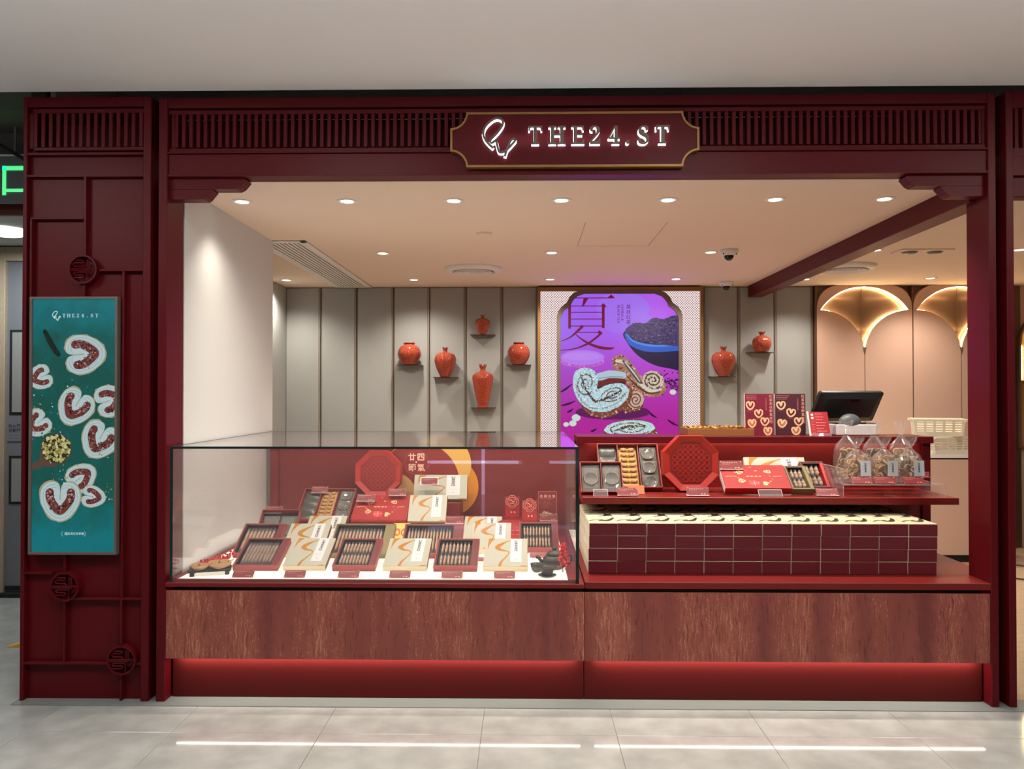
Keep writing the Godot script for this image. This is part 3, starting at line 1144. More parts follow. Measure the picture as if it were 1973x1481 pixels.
func medallion(parent: Node3D, at: Vector3) -> void:
	var t := Node3D.new()
	t.name = "medallion"
	parent.add_child(t, true)
	t.position = at
	var r := 0.069
	var st := begin()
	ring(st, circle(Vector2.ZERO, r + 0.005, 40), circle(Vector2.ZERO, r - 0.004, 40), -0.033, 0.008)
	part("ring", st, mat("lacquer"), t)
	st = begin()
	var lines = [
		[[-0.55, 0.66], [0.0, 0.66], [0.1, 0.57], [0.0, 0.48], [-0.6, 0.48], [-0.72, 0.36], [-0.6, 0.24], [0.02, 0.24], [0.14, 0.12]],
		[[-0.95, 0.04], [0.98, 0.04]], [[-0.9, -0.08], [0.55, -0.08]],
		[[-0.66, -0.3], [-0.55, -0.22], [0.3, -0.22], [0.3, -0.86]], [[-0.66, -0.3], [-0.55, -0.42], [0.0, -0.42], [0.1, -0.52], [0.0, -0.62], [-0.6, -0.62]],
		[[0.5, 0.85], [0.5, -0.02]], [[0.34, 0.72], [0.34, 0.14]], [[0.84, -0.02], [0.62, -0.42]],
	]
	for line in lines:
		var q := []
		for p in line:
			q.append(Vector3(p[0] * r, p[1] * r, 0.003))
		tube(st, q, 0.0038, 5)
	part("emblem", st, mat("lacquer"), t)


func pilaster() -> void:
	var o := structure("pilaster", "dark red pilaster with geometric mouldings, round emblems and a slatted top")
	var x0 := -2.5518
	var x1 := -1.8973
	var top := 3.058
	var st := begin()
	bar(st, Vector3(x0, 0, -0.2), Vector3(x1, 2.7986, -0.034))
	bar(st, Vector3(x0, 2.9785, -0.2), Vector3(x1, top, -0.034))
	bar(st, Vector3(x0, 2.7986, -0.2), Vector3(-2.5093, 2.9785, -0.016))
	bar(st, Vector3(-1.9343, 2.7986, -0.2), Vector3(x1, 2.9785, -0.016))
	part("back_panel", st, mat("lacquer"), o)
	for q in [[x0, -2.5318], [-1.9369, x1]]:
		st = begin()
		bar(st, Vector3(q[0], 0, -0.036), Vector3(q[1], top, 0), 0.003)
		part("stile", st, mat("lacquer"), o)
	var bars = [
		[-2.5318, 3.0077, -1.9369, 3.058], [-2.5013, 2.9759, -1.9369, 2.9971], [-2.5013, 2.7854, -1.9369, 2.8013], [-2.5318, 2.7629, -1.9369, 2.7748], [-2.5318, 2.6506, -1.9369, 2.6612],
		[-2.2413, 2.2496, -2.2294, 2.6506], [-2.5146, 2.4355, -2.2439, 2.446], [-2.5172, 2.0441, -2.5066, 2.4355], [-2.1645, 2.1705, -1.9369, 2.1811], [-2.0427, 0.5165, -2.0308, 2.1705], [-2.2439, 2.0389, -2.2333, 2.1073],
		[-2.3341, 0.1908, -2.3235, 0.7384], [-2.5318, 0.6366, -2.3925, 0.6457], [-2.3208, 0.5087, -1.9369, 0.5192], [-2.044, 0.2768, -2.0335, 0.5087], [-2.5318, 0.183, -1.9369, 0.1934], [-2.044, -0.0017, -2.0335, 0.1388],
	]
	for b in bars:
		st = begin()
		bar(st, Vector3(b[0], b[1], -0.036), Vector3(b[2], b[3], -0.004), 0.0012)
		part("moulding", st, mat("lacquer"), o)
	var s := begin()
	bar(s, Vector3(x0 + 0.02, 2.796, -0.2), Vector3(x1 - 0.02, 2.9812, -0.185))
	part("grille_backing", s, mat("lacquer"), o)
	s = begin()
	box(s, Vector3.ZERO, Vector3(0.019, 2.9759 - 2.8013, 0.012), 0.002)
	var m := mesh_of(s)
	for i in 15:
		hang("slat", m, mat("lacquer"), o).position = Vector3(lerpf(-2.4907, -1.9502, i / 14.0), 2.8886, -0.008)
	medallion(o, Vector3(-2.2401, 2.1785, 0))
	medallion(o, Vector3(-2.3222, 0.5761, 0))
	medallion(o, Vector3(-2.0311, 0.2091, 0))
	# lit poster
	var px0 := -2.5013
	var px1 := -2.0533
	var py0 := 0.7408
	var py1 := 2.039
	var t := thing("poster_lightbox", "tall lit teal poster of heart-shaped palmiers on the dark red pilaster", "poster", Vector3((px0 + px1) / 2, py0, 0))
	var w := px1 - px0
	var h := py1 - py0
	st = begin()
	var f := 0.012
	ring(st, PackedVector2Array([Vector2(-w / 2, 0), Vector2(w / 2, 0), Vector2(w / 2, h), Vector2(-w / 2, h)]), PackedVector2Array([Vector2(-w / 2 + f, f), Vector2(w / 2 - f, f), Vector2(w / 2 - f, h - f), Vector2(-w / 2 + f, h - f)]), -0.016, 0.018)
	part("frame", st, mat("bronze"), t)
	hang("screen", printed(w - 2 * f, h - 2 * f, 0.006, lit_picture(teal_poster(), 0.62, "teal_poster"), mat("black")), null, t).position = Vector3(0, f, 0.006)
	area("screen_light", t, Vector3(0, h / 2, 0.03), Vector2(w - 0.05, h - 0.05), 0.06, Color(0.4, 0.85, 0.85), Vector3(0, 0, 1))


func teal_poster() -> Image:
	var im := canvas(445, 1350, rgb8(8, 112, 118))
	var f := FastNoiseLite.new()
	f.seed = 77
	f.frequency = 0.006
	for y in range(0, 1350, 2):
		for x in range(0, 445, 2):
			var n := f.get_noise_2d(x, y)
			var g := rng.randf() * 0.05
			var edge := clampf((absf(y - 640.0) - 330.0) / 300.0, 0, 1)
			var c := rgb8(22, 92, 84).lerp(rgb8(12, 128, 138), clampf(edge + n * 0.5, 0, 1))
			im.fill_rect(Rect2i(x, y, 2, 2), c.lightened(g))
	var edge := rgb8(204, 228, 232)
	var crust := rgb8(180, 204, 196)
	var fillc := rgb8(126, 64, 58)
	brush(im, [[62, 170, 22], [88, 220, 30], [110, 260, 30], [136, 296, 24]], rgb8(26, 38, 32))
	for k in 60:
		dot(im, Vector2(62 + rng.randf() * 78, 170 + rng.randf() * 125), 2.5, rgb8(34, 74, 62))
	palmier(im, Vector2(280, 294), 124, -1.65, edge, crust, fillc, 90, 0.96)
	palmier(im, Vector2(36, 420), 74, 1.2, edge, crust, fillc, 40)
	palmier(im, Vector2(226, 580), 112, 0.55, edge, crust, fillc, 90, 0.96)
	palmier(im, Vector2(420, 540), 96, -1.9, edge, crust, fillc, 40)
	palmier(im, Vector2(22, 668), 82, 0.9, edge, crust, fillc, 40)
	palmier(im, Vector2(356, 756), 112, 0.5, edge, crust, fillc, 90)
	brush(im, [[-10, 905, 24], [60, 870, 50], [100, 840, 120]], rgb8(104, 78, 66))
	dot(im, Vector2(128, 800), 84, rgb8(92, 76, 60))
	dot(im, Vector2(128, 800), 76, rgb8(52, 50, 38))
	for k in 260:
		var p := Vector2(rng.randf_range(-70, 70), rng.randf_range(-72, 72))
		if p.length() < 74:
			dot(im, Vector2(128, 800) + p, rng.randf_range(4, 11), [rgb8(206, 196, 120), rgb8(58, 54, 36), rgb8(166, 150, 84), rgb8(226, 222, 160)][rng.randi() % 4])
	palmier(im, Vector2(266, 950), 92, -2.2, edge, crust, fillc, 40, 0.9)
	palmier(im, Vector2(330, 1056), 72, -1.4, edge, crust, fillc, 30, 0.9)
	palmier(im, Vector2(150, 1080), 122, 0.04, edge, crust, fillc, 90)
	for k in 150:
		var c = [Vector2(70, 560), Vector2(150, 920), Vector2(420, 1040), Vector2(90, 720), Vector2(290, 330), Vector2(200, 440), Vector2(390, 840)][k % 7]
		var p := Vector2(c.x + rng.randfn(0, 42), c.y + rng.randfn(0, 36))
		if k % 7 < 4 or k % 3 == 0:
			dot(im, p, rng.randf_range(2.2, 4.6), [rgb8(232, 240, 236), rgb8(180, 150, 96), rgb8(66, 56, 40)][rng.randi() % 3])
	logo(im, Vector2(122, 88), 25, 4.5, rgb8(226, 246, 246))
	var x := 165.0
	for ch in "THE24.ST":
		write(im, ch, Vector2(x, 88), 19, rgb8(226, 246, 246), serif)
		x += 25.0
	glyph(im, "zhi", Vector2(176, 1245), 15, 3, rgb8(220, 240, 240))
	for k in 6:
		glyph(im, ["li", "yuan", "hong", "cha", "jie", "qi"][k], Vector2(192 + k * 15, 1246), 14, 2, rgb8(214, 238, 238))
	brush(im, [[166, 1240, 2], [160, 1254, 2], [166, 1268, 2]], rgb8(214, 238, 238))
	brush(im, [[282, 1240, 2], [288, 1254, 2], [282, 1268, 2]], rgb8(214, 238, 238))
	return im


func neighbour_bay() -> void:
	var o := structure("shopfront_frame", "dark red frame of the neighbouring entrance bay with its own slatted header")
	var x0 := 2.3919
	var x1 := 2.4276
	var top := 3.0561
	var st := begin()
	bar(st, Vector3(x0, 0, -0.195), Vector3(x1, top, 0), 0.003)
	part("post", st, mat("lacquer"), o)
	var y0 := 2.5327
	st = begin()
	bar(st, Vector3(x1, 2.732, -0.12), Vector3(5.6, 2.6388, -0.012))
	part("lintel", st, mat("lacquer"), o)
	st = begin()
	bar(st, Vector3(x1, y0, -0.105), Vector3(x1 + 0.35, 2.6336, -0.03), 0.004)
	part("corbel", st, mat("lacquer"), o)
	st = begin()
	bar(st, Vector3(x1, 2.9756, -0.15), Vector3(5.6, top, -0.01))
	bar(st, Vector3(x1, 2.732, -0.1), Vector3(5.6, 2.7734, -0.01))
	part("rail", st, mat("lacquer"), o)
	st = begin()
	bar(st, Vector3(5.6, 0, -0.195), Vector3(5.75, top, 0), 0.003)
	part("post", st, mat("lacquer"), o)
	slats(o, x1 + 0.03, 3.4, 2.7734, 2.9756)
	o = structure("wall_front")
	st = begin()
	bar(st, Vector3(5.75, 0, -0.195), Vector3(9, 3.1, 0))
	part("plaster", st, mat("lacquer"), o)


func back_wall() -> void:
	var z := -4.07
	var o := structure("wall_back", "grey fabric-look wall panels with thin bronze strips between them")
	var st := begin()
	bar(st, Vector3(-2.6, 0, z - 0.2), Vector3(6.6, 2.8, z - 0.03))
	part("backing", st, mat("bronze_strip"), o)
	var xs = [-2.4775, -2.1075, -1.738, -1.3583, -0.9874, -0.6116, -0.2391, 0.1274]
	var ys = [1.8148, 2.1781, 2.5462, 2.9242]
	for list in [xs, ys]:
		for i in list.size() - 1:
			st = begin()
			bar(st, Vector3(list[i] + 0.007, 0.02, z - 0.03), Vector3(list[i + 1] - 0.007, 2.644, z), 0.014)
			part("wall_panel", st, mat("grey_panel"), o)
			st = begin()
			bar(st, Vector3(list[i + 1] - 0.006, 0.02, z - 0.03), Vector3(list[i + 1] - 0.0015, 2.644, z + 0.006))
			part("trim_strip", st, mat("champagne_strip"), o)
	st = begin()
	bar(st, Vector3(-2.482, 0.02, z + 0.0), Vector3(-2.462, 2.644, z + 0.5), 0.004)
	part("wall_panel", st, mat("grey_panel"), o)


func fan_panel(o: Node3D, cx: float, half: float, lit: bool) -> void:
	var z := -4.07
	var k := 7.97 / 1500.0
	var top := 2.644
	var ty := 2.63
	var tip := Vector2(0.437, ty - 0.236)
	var sty := ty - 0.625
	# arcs of the right half, then mirrored
	var upper := []
	var n := 14
	# circle through top (0, ty) and tip, centre on the axis
	var r := (tip.x * tip.x + pow(ty - tip.y, 2)) / (2.0 * (ty - tip.y))
	for i in n + 1:
		var a0 := PI / 2
		var a1 := atan2(tip.y - (ty - r), tip.x)
		var a := lerpf(a0, a1, float(i) / n)
		upper.append(Vector2(cos(a) * r, ty - r + sin(a) * r))
	var lower := []
	# concave arc from tip to stem, centre out to the side and below
	var p0 := tip
	var p1 := Vector2(0.004, sty)
	var mid := (p0 + p1) / 2.0
	var dirn := (p1 - p0).normalized()
	var nrm := Vector2(-dirn.y, dirn.x)
	if nrm.y > 0:
		nrm = -nrm
	var chord := (p1 - p0).length()
	var sag := 0.105
	var rr := (chord * chord / 4.0 + sag * sag) / (2.0 * sag)
	var cen := mid + nrm * (rr - sag)
	var b0 := (p0 - cen).angle()
	var b1 := (p1 - cen).angle()
	for i in n + 1:
		var a := lerp_angle(b0, b1, float(i) / n)
		lower.append(cen + Vector2(cos(a), sin(a)) * rr)
	for s in [-1.0, 1.0]:
		var poly := PackedVector2Array()
		for p in upper:
			poly.append(Vector2(p.x + 0.004, p.y))
		for i in range(1, lower.size()):
			poly.append(lower[i] + Vector2(0.0, 0))
		poly.append(Vector2(0.004, 0.02))
		poly.append(Vector2(half - 0.006, 0.02))
		var ar := 0.22
		for i in 9:
			var a := PI / 2 * i / 8
			poly.append(Vector2(half - 0.006 - ar + cos(a) * ar, top - ar + sin(a) * ar))
		poly.append(Vector2(0.004, top))
		var q := PackedVector2Array()
		for p in poly:
			q.append(Vector2(cx + p.x * s, p.y))
		var st := begin()
		prism(st, q, z - 0.002, z + 0.07)
		part("wall_panel", st, mat("pink_panel"), o)
	if not lit:
		return
	var t := thing("fan_wall_light", "gold fan-shaped ginkgo-leaf wall light with glowing edges on pink panelling, %s" % ("beside the grey panels" if cx < 3.7 else "partly behind the red post"), "wall light", Vector3(cx, sty, z))
	var g := PackedVector2Array()
	for p in upper:
		g.append(Vector2(p.x, p.y - sty))
	for i in range(1, lower.size()):
		g.append(lower[i] - Vector2(0, sty))
	for i in range(lower.size() - 1, 0, -1):
		g.append(Vector2(-lower[i].x, lower[i].y - sty))
	for i in range(upper.size() - 1, 0, -1):
		g.append(Vector2(-upper[i].x, upper[i].y - sty))
	var st := begin()
	prism(st, g, -0.028, -0.012)
	part("gold_plate", st, mat("gold_weave"), t)
	for s in [-1.0, 1.0]:
		for arc in [upper, lower]:
			var pts := []
			for p in arc:
				var inset := Vector2(p.x, p.y - sty) * 1.0
				pts.append(Vector3(inset.x * s * 0.992, inset.y - (0.004 if arc == upper else -0.004), 0.03))
			st = begin()
			tube(st, pts, 0.004, 6)
			part("led_strip", st, mat("led_warm"), t)
	st = begin()
	bar(st, Vector3(-0.0035, -2.0, 0.0), Vector3(0.0035, 0.0, 0.064))
	bar(st, Vector3(-0.004, 0.0, -0.004), Vector3(0.004, 0.62, 0.006))
	part("stem", st, mat("bronze_strip"), t)
	st = begin()
	prism(st, PackedVector2Array([Vector2(-0.016, 0.01), Vector2(0, -0.05), Vector2(0.016, 0.01)]), 0.0705, 0.078)
	part("stem_cap", st, mat("bronze"), t)
	for q in [[Vector3(0.2, 0.52, 0.03), Vector3(-0.3, -0.6, -1)], [Vector3(-0.2, 0.52, 0.03), Vector3(0.3, -0.6, -1)], [Vector3(0.0, 0.2, 0.03), Vector3(0, 0.5, -1)]]:
		area("edge_light", t, q[0], Vector2(0.3, 0.02), 0.008, Color(1.0, 0.86, 0.6), q[1].normalized())


func pink_wall() -> void:
	var z := -4.07
	var o := structure("wall_back", "pink arched wall panels behind the pay counter")
	var st := begin()
	bar(st, Vector3(2.9347, 0, z - 0.03), Vector3(5.02, 2.644, z - 0.002))
	part("spandrel_backing", st, mat("bronze_strip"), o)
	var c1 := 3.422
	var c2 := 4.3857
	var half := (c2 - c1) / 2.0
	fan_panel(o, c1, half, true)
	fan_panel(o, c2, half, true)
	for x in [c1 - half, c1 + half, c2 + half]:
		st = begin()
		bar(st, Vector3(x - 0.006, 0.02, z - 0.002), Vector3(x + 0.006, 2.64, z + 0.06))
		part("trim_strip", st, mat("bronze_strip"), o)
	st = begin()
	bar(st, Vector3(5.02, 0, z - 0.03), Vector3(6.5, 2.644, z))
	part("wall_panel", st, mat("pink_panel"), o)
	# gold arched niche in the next bay
	var nx := 4.9744
	var t := thing("arched_niche", "gold lit arched niche on the back wall of the next bay", "niche", Vector3(nx + 0.42, 1.0, z))
	var arch := PackedVector2Array([Vector2(-0.42, 0), Vector2(0.42, 0)])
	var inner := PackedVector2Array([Vector2(-0.4, 0.02), Vector2(0.4, 0.02)])
	var hh := 1.6706 - 1.0
	for i in 13:
		var a := PI * i / 12
		arch.append(Vector2(cos(a) * 0.42, hh + 0.36 + sin(a) * 0.42))
		inner.append(Vector2(cos(a) * 0.4, hh + 0.36 + sin(a) * 0.4))
	st = begin()
	ring(st, arch, inner, 0.0, 0.05)
	part("arch_frame", st, mat("bronze_strip"), t)
	st = begin()
	prism(st, inner, 0.0, 0.006)
	part("gold_back", st, mat("gold_weave"), t)
	st = begin()
	bar(st, Vector3(-0.4, hh - 0.012, 0.006), Vector3(0.4, hh + 0.012, 0.12), 0.003)
	part("niche_shelf", st, mat("gold_frame"), t)
	st = begin()
	bar(st, Vector3(-0.38, hh + 0.36, 0.006), Vector3(-0.37, hh + 0.02, 0.016))
	part("led_strip", st, mat("led_warm"), t)
	area("niche_light", t, Vector3(-0.2, hh + 0.5, 0.1), Vector2(0.2, 0.05), 0.06, Color(1.0, 0.85, 0.55), Vector3(0, -0.4, -1).normalized())
	t = thing("side_counter", "low pale counter under the gold niche past the red post", "counter", Vector3(nx + 0.5, 0, -3.55))
	st = begin()
	box(st, Vector3(0, 0.5, 0), Vector3(1.1, 0.9, 0.5), 0.004)
	part("body", st, mat("off_white"), t)
	st = begin()
	box(st, Vector3(0, 0.97, 0), Vector3(1.14, 0.035, 0.54), 0.004)
	part("worktop", st, mat("white_plastic"), t)
	st = begin()
	box(st, Vector3(0, 0.025, -0.02), Vector3(1.04, 0.05, 0.44))
	part("plinth", st, mat("black"), t)
	t = thing("power_cable", "black cable lying in a loop on the wood floor past the red post", "cable")
	st = begin()
	var pts := []
	for i in 26:
		var a := TAU * i / 20.0
		pts.append(Vector3(4.25 + cos(a) * 0.26, 0.008 + 0.0006 * i, -2.9 + sin(a) * 0.3))
	tube(st, pts, 0.007, 6)
	part("loop", st, mat("cable"), t)


func ceiling_fittings() -> void:
	var h := 2.645
	var t := thing("air_grille", "long white ceiling air grille with parallel slots near the side wall", "air vent", Vector3(-1.755, h, -2.83))
	var w := 0.37
	var l := 2.4
	var st := begin()
	box(st, Vector3(0, -0.001, 0), Vector3(w, 0.002, l))
	part("dark_plenum", st, mat("vent_dark"), t)
	st = begin()
	for s in [-1, 1]:
		bar(st, Vector3(s * w / 2, -0.012, -l / 2), Vector3(s * (w / 2 - 0.045), 0, l / 2), 0.003)
		bar(st, Vector3(-w / 2, -0.012, s * l / 2), Vector3(w / 2, 0, s * (l / 2 - 0.04)), 0.003)
	part("frame", st, mat("white_plastic"), t)
	for k in 9:
		st = begin()
		box(st, Vector3(lerpf(-w / 2 + 0.055, w / 2 - 0.055, k / 8.0), -0.007, 0), Vector3(0.019, 0.008, l - 0.08), 0.002)
		part("slat", st, mat("white_plastic"), t)
	for q in [[-0.453, -2.89, "round white ceiling air diffuser near the middle of the shop"], [2.7607, -2.85, "round white ceiling air diffuser partly hidden by the red beam"]]:
		t = thing("round_diffuser", q[2], "air vent", Vector3(q[0], h, q[1]), "round ceiling diffusers")
		st = begin()
		lathe(st, [Vector2(0.0, -0.012), Vector2(0.2, -0.012)], 36)
		part("dark_plenum", st, mat("vent_dark"), t)
		st = begin(true)
		lathe(st, [Vector2(0.186, -0.012), Vector2(0.19, -0.034), Vector2(0.2, -0.036), Vector2(0.236, -0.024), Vector2(0.25, -0.006), Vector2(0.25, 0.0)], 44)
		part("outer_rim", st, mat("white_plastic"), t)
		for k in 5:
			var r := 0.012 + k * 0.036
			st = begin(true)
			lathe(st, [Vector2(maxf(r - 0.012, 0.0), -0.02), Vector2(r + 0.008, -0.042), Vector2(r + 0.013, -0.04), Vector2(r - 0.002, -0.018)], 36)
			part("vane", st, mat("white_plastic"), t)
	t = thing("cover_plate", "small round white cover plate on the shop ceiling between the lamp rows", "cover plate", Vector3(-0.2793, h, -1.4))
	st = begin(true)
	lathe(st, [Vector2(0.0, -0.018), Vector2(0.046, -0.018), Vector2(0.054, -0.012), Vector2(0.055, 0.0)], 28)
	part("disc", st, mat("shop_ceiling"), t)
	for q in [[1.5514, -2.05, "white dome camera beside the middle row of downlights"], [1.9694, -3.75, "white dome camera close to the back wall right of the screen"]]:
		t = thing("dome_camera", q[2], "camera", Vector3(q[0], h, q[1]), "dome cameras")
		st = begin(true)
		lathe(st, [Vector2(0.0, -0.045), Vector2(0.045, -0.045), Vector2(0.066, -0.03), Vector2(0.072, -0.01), Vector2(0.07, 0.0)], 28)
		part("housing", st, mat("white_plastic"), t)
		st = begin(true)
		ball(st, Vector3(0, -0.048, 0.005), Vector3(0.036, 0.036, 0.036), 18, 10)
		part("dome", st, mat("camera_black"), t)
		st = begin()
		for s in [-1, 1]:
			ball(st, Vector3(s * 0.048, -0.034, 0.034), Vector3(0.006, 0.009, 0.006), 8, 4)
		part("sensor_window", st, mat("camera_black"), t)
	t = thing("twin_recessed_light", "rectangular recessed fitting with two small lamps beyond the red beam", "light", Vector3(3.0483, h, -2.12))
	st = begin()
	box(st, Vector3(0, -0.004, 0), Vector3(0.4, 0.008, 0.19), 0.002)
	part("frame", st, mat("shop_ceiling"), t)
	for s in [-1, 1]:
		st = begin(true)
		lathe(st, [Vector2(0.0, -0.02), Vector2(0.045, -0.02), Vector2(0.058, -0.01), Vector2(0.06, -0.008)], 24, Transform3D(Basis(), Vector3(s * 0.095, 0, 0)))
		part("lamp_head", st, mat("monitor_grey"), t)


func bezel_outline(w: float, top: float, low: float, inset: float) -> PackedVector2Array:
	# rectangle whose two upper corners are cut by a stepped curve
	var p := PackedVector2Array([Vector2(-w + inset, low), Vector2(w - inset, low)])
	var c = [[0.0, -0.26], [-0.012, -0.215], [-0.04, -0.17], [-0.08, -0.14], [-0.098, -0.132], [-0.104, -0.112], [-0.13, -0.065], [-0.172, -0.025], [-0.24, 0.0]]
	for q in c:
		p.append(Vector2(w - inset + q[0], top - inset + q[1]))
	for i in range(c.size() - 1, -1, -1):
		p.append(Vector2(-w + inset - c[i][0], top - inset + c[i][1]))
	return p


func lightbox_screen() -> void:
	var d := 7.9
	var x0 := 0.1263
	var x1 := 1.7988
	var cx := (x0 + x1) / 2.0
	var t := thing("lit_screen", "lit advertising screen of palmiers and tea in a gold frame on the back wall", "screen", Vector3(cx, 0.6, -4.0))
	var w := (x1 - x0) / 2.0
	var top := 2.6288 - 0.6
	var f := 0.028
	var st := begin()
	bar(st, Vector3(-w, 0.0, -0.065), Vector3(w, top, -0.03))
	part("case", st, mat("bronze_strip"), t)
	st = begin()
	ring(st, PackedVector2Array([Vector2(-w, 0), Vector2(w, 0), Vector2(w, top), Vector2(-w, top)]), PackedVector2Array([Vector2(-w + f, f), Vector2(w - f, f), Vector2(w - f, top - f - 0.012), Vector2(-w + f, top - f - 0.012)]), -0.03, 0.02)
	part("gold_frame", st, mat("gold_frame"), t)
	# lattice side panels behind the bezel
	var lm := StandardMaterial3D.new()
	lm.albedo_color = Color(0.1, 0.1, 0.1)
	lm.emission_enabled = true
	lm.emission = Color.BLACK
	lm.emission_texture = mat("lattice_plain").albedo_texture
	lm.emission_energy_multiplier = 1.0
	lm.uv1_scale = Vector3(w * 2 / 0.026, top / 0.026, 1)
	hang("lattice_panel", printed((w - f) * 2, top - f * 2 - 0.012, 0.004, lm, mat("white_plastic")), null, t).position = Vector3(0, f, -0.026)
	# bezel and screen
	var sw := (1.5505 - 0.3577) / 2.0
	var bw := sw + 0.036
	var stop := 2.5603 - 0.6
	st = begin()
	var scx := (1.5505 + 0.3577) / 2.0 - cx
	var ph := 2 * sw * 1440.0 / 1055.0
	var low := stop - ph + 0.004
	ring(st, bezel_outline(bw, stop + 0.036, f, 0.0), bezel_outline(sw, stop, low, 0.0), -0.024, 0.026)
	var bz := part("bezel", st, mat("bronze"), t)
	bz.position.x = scx
	var im := screen_picture()
	var sm := lit_picture(im, 0.8, "screen_picture")
	var o := bezel_outline(sw, stop, low, 0.0)
	var idx := Geometry2D.triangulate_polygon(o)
	var s := SurfaceTool.new()
	s.begin(Mesh.PRIMITIVE_TRIANGLES)
	for i in range(0, idx.size(), 3):
		var a := o[idx[i]]
		var b := o[idx[i + 1]]
		var c := o[idx[i + 2]]
		var order := [a, c, b] if (b - a).cross(c - a) > 0 else [a, b, c]
		for v in order:
			s.set_normal(Vector3(0, 0, 1))
			s.set_uv(Vector2((v.x + sw) / (2 * sw), clampf((stop - v.y) / ph, 0, 1)))
			s.add_vertex(Vector3(v.x, v.y, -0.004))
	var scr := hang("screen", s.commit(), sm, t)
	scr.position.x = scx
	area("screen_light", t, Vector3(scx, stop * 0.62, 0.03), Vector2(sw * 2, stop * 0.7), 0.3, Color(0.74, 0.3, 1.0), Vector3(0, 0, 1))


# a rolled biscuit end: pale pastry with a spiral of darker gaps
func roll(im: Image, c: Vector2, a: float, b: float, turn: float, body: Color, line: Color, turns := 2.6, wide := 9.0) -> void:
	var p := circle(Vector2.ZERO, 1.0, 36)
	for i in p.size():
		p[i] = c + Vector2(p[i].x * a, p[i].y * b).rotated(turn) * rng.randf_range(0.97, 1.03)
	fill(im, p, body)
	for pass_no in 2:
		var pts := []
		var n := 34
		for i in n:
			var t := float(i) / (n - 1)
			var r := lerpf(0.9, 0.1, t) - 0.07 * pass_no
			var an := t * turns * TAU + 0.6
			var q := c + Vector2(cos(an) * a * r, sin(an) * b * r).rotated(turn)
			pts.append([q.x, q.y, (wide if pass_no == 0 else wide * 0.4) * rng.randf_range(0.5, 1.2)])
		brush(im, pts, line if pass_no == 0 else body.darkened(0.22))


func speckle(im: Image, poly: PackedVector2Array, n: int, r: float, cols: Array) -> void:
	var lo := poly[0]
	var hi := poly[0]
	for p in poly:
		lo = lo.min(p)
		hi = hi.max(p)
	for k in n:
		var p := Vector2(rng.randf_range(lo.x, hi.x), rng.randf_range(lo.y, hi.y))
		if Geometry2D.is_point_in_polygon(p, poly):
			dot(im, p, r * rng.randf_range(0.5, 1.3), cols[rng.randi() % cols.size()])


func outline(list: Array) -> PackedVector2Array:
	var p := PackedVector2Array()
	var n := list.size()
	for i in n:
		for k in 4:
			p.append(Vector2(list[i][0], list[i][1]).cubic_interpolate(Vector2(list[(i + 1) % n][0], list[(i + 1) % n][1]), Vector2(list[(i - 1 + n) % n][0], list[(i - 1 + n) % n][1]), Vector2(list[(i + 2) % n][0], list[(i + 2) % n][1]), k / 4.0))
	return p


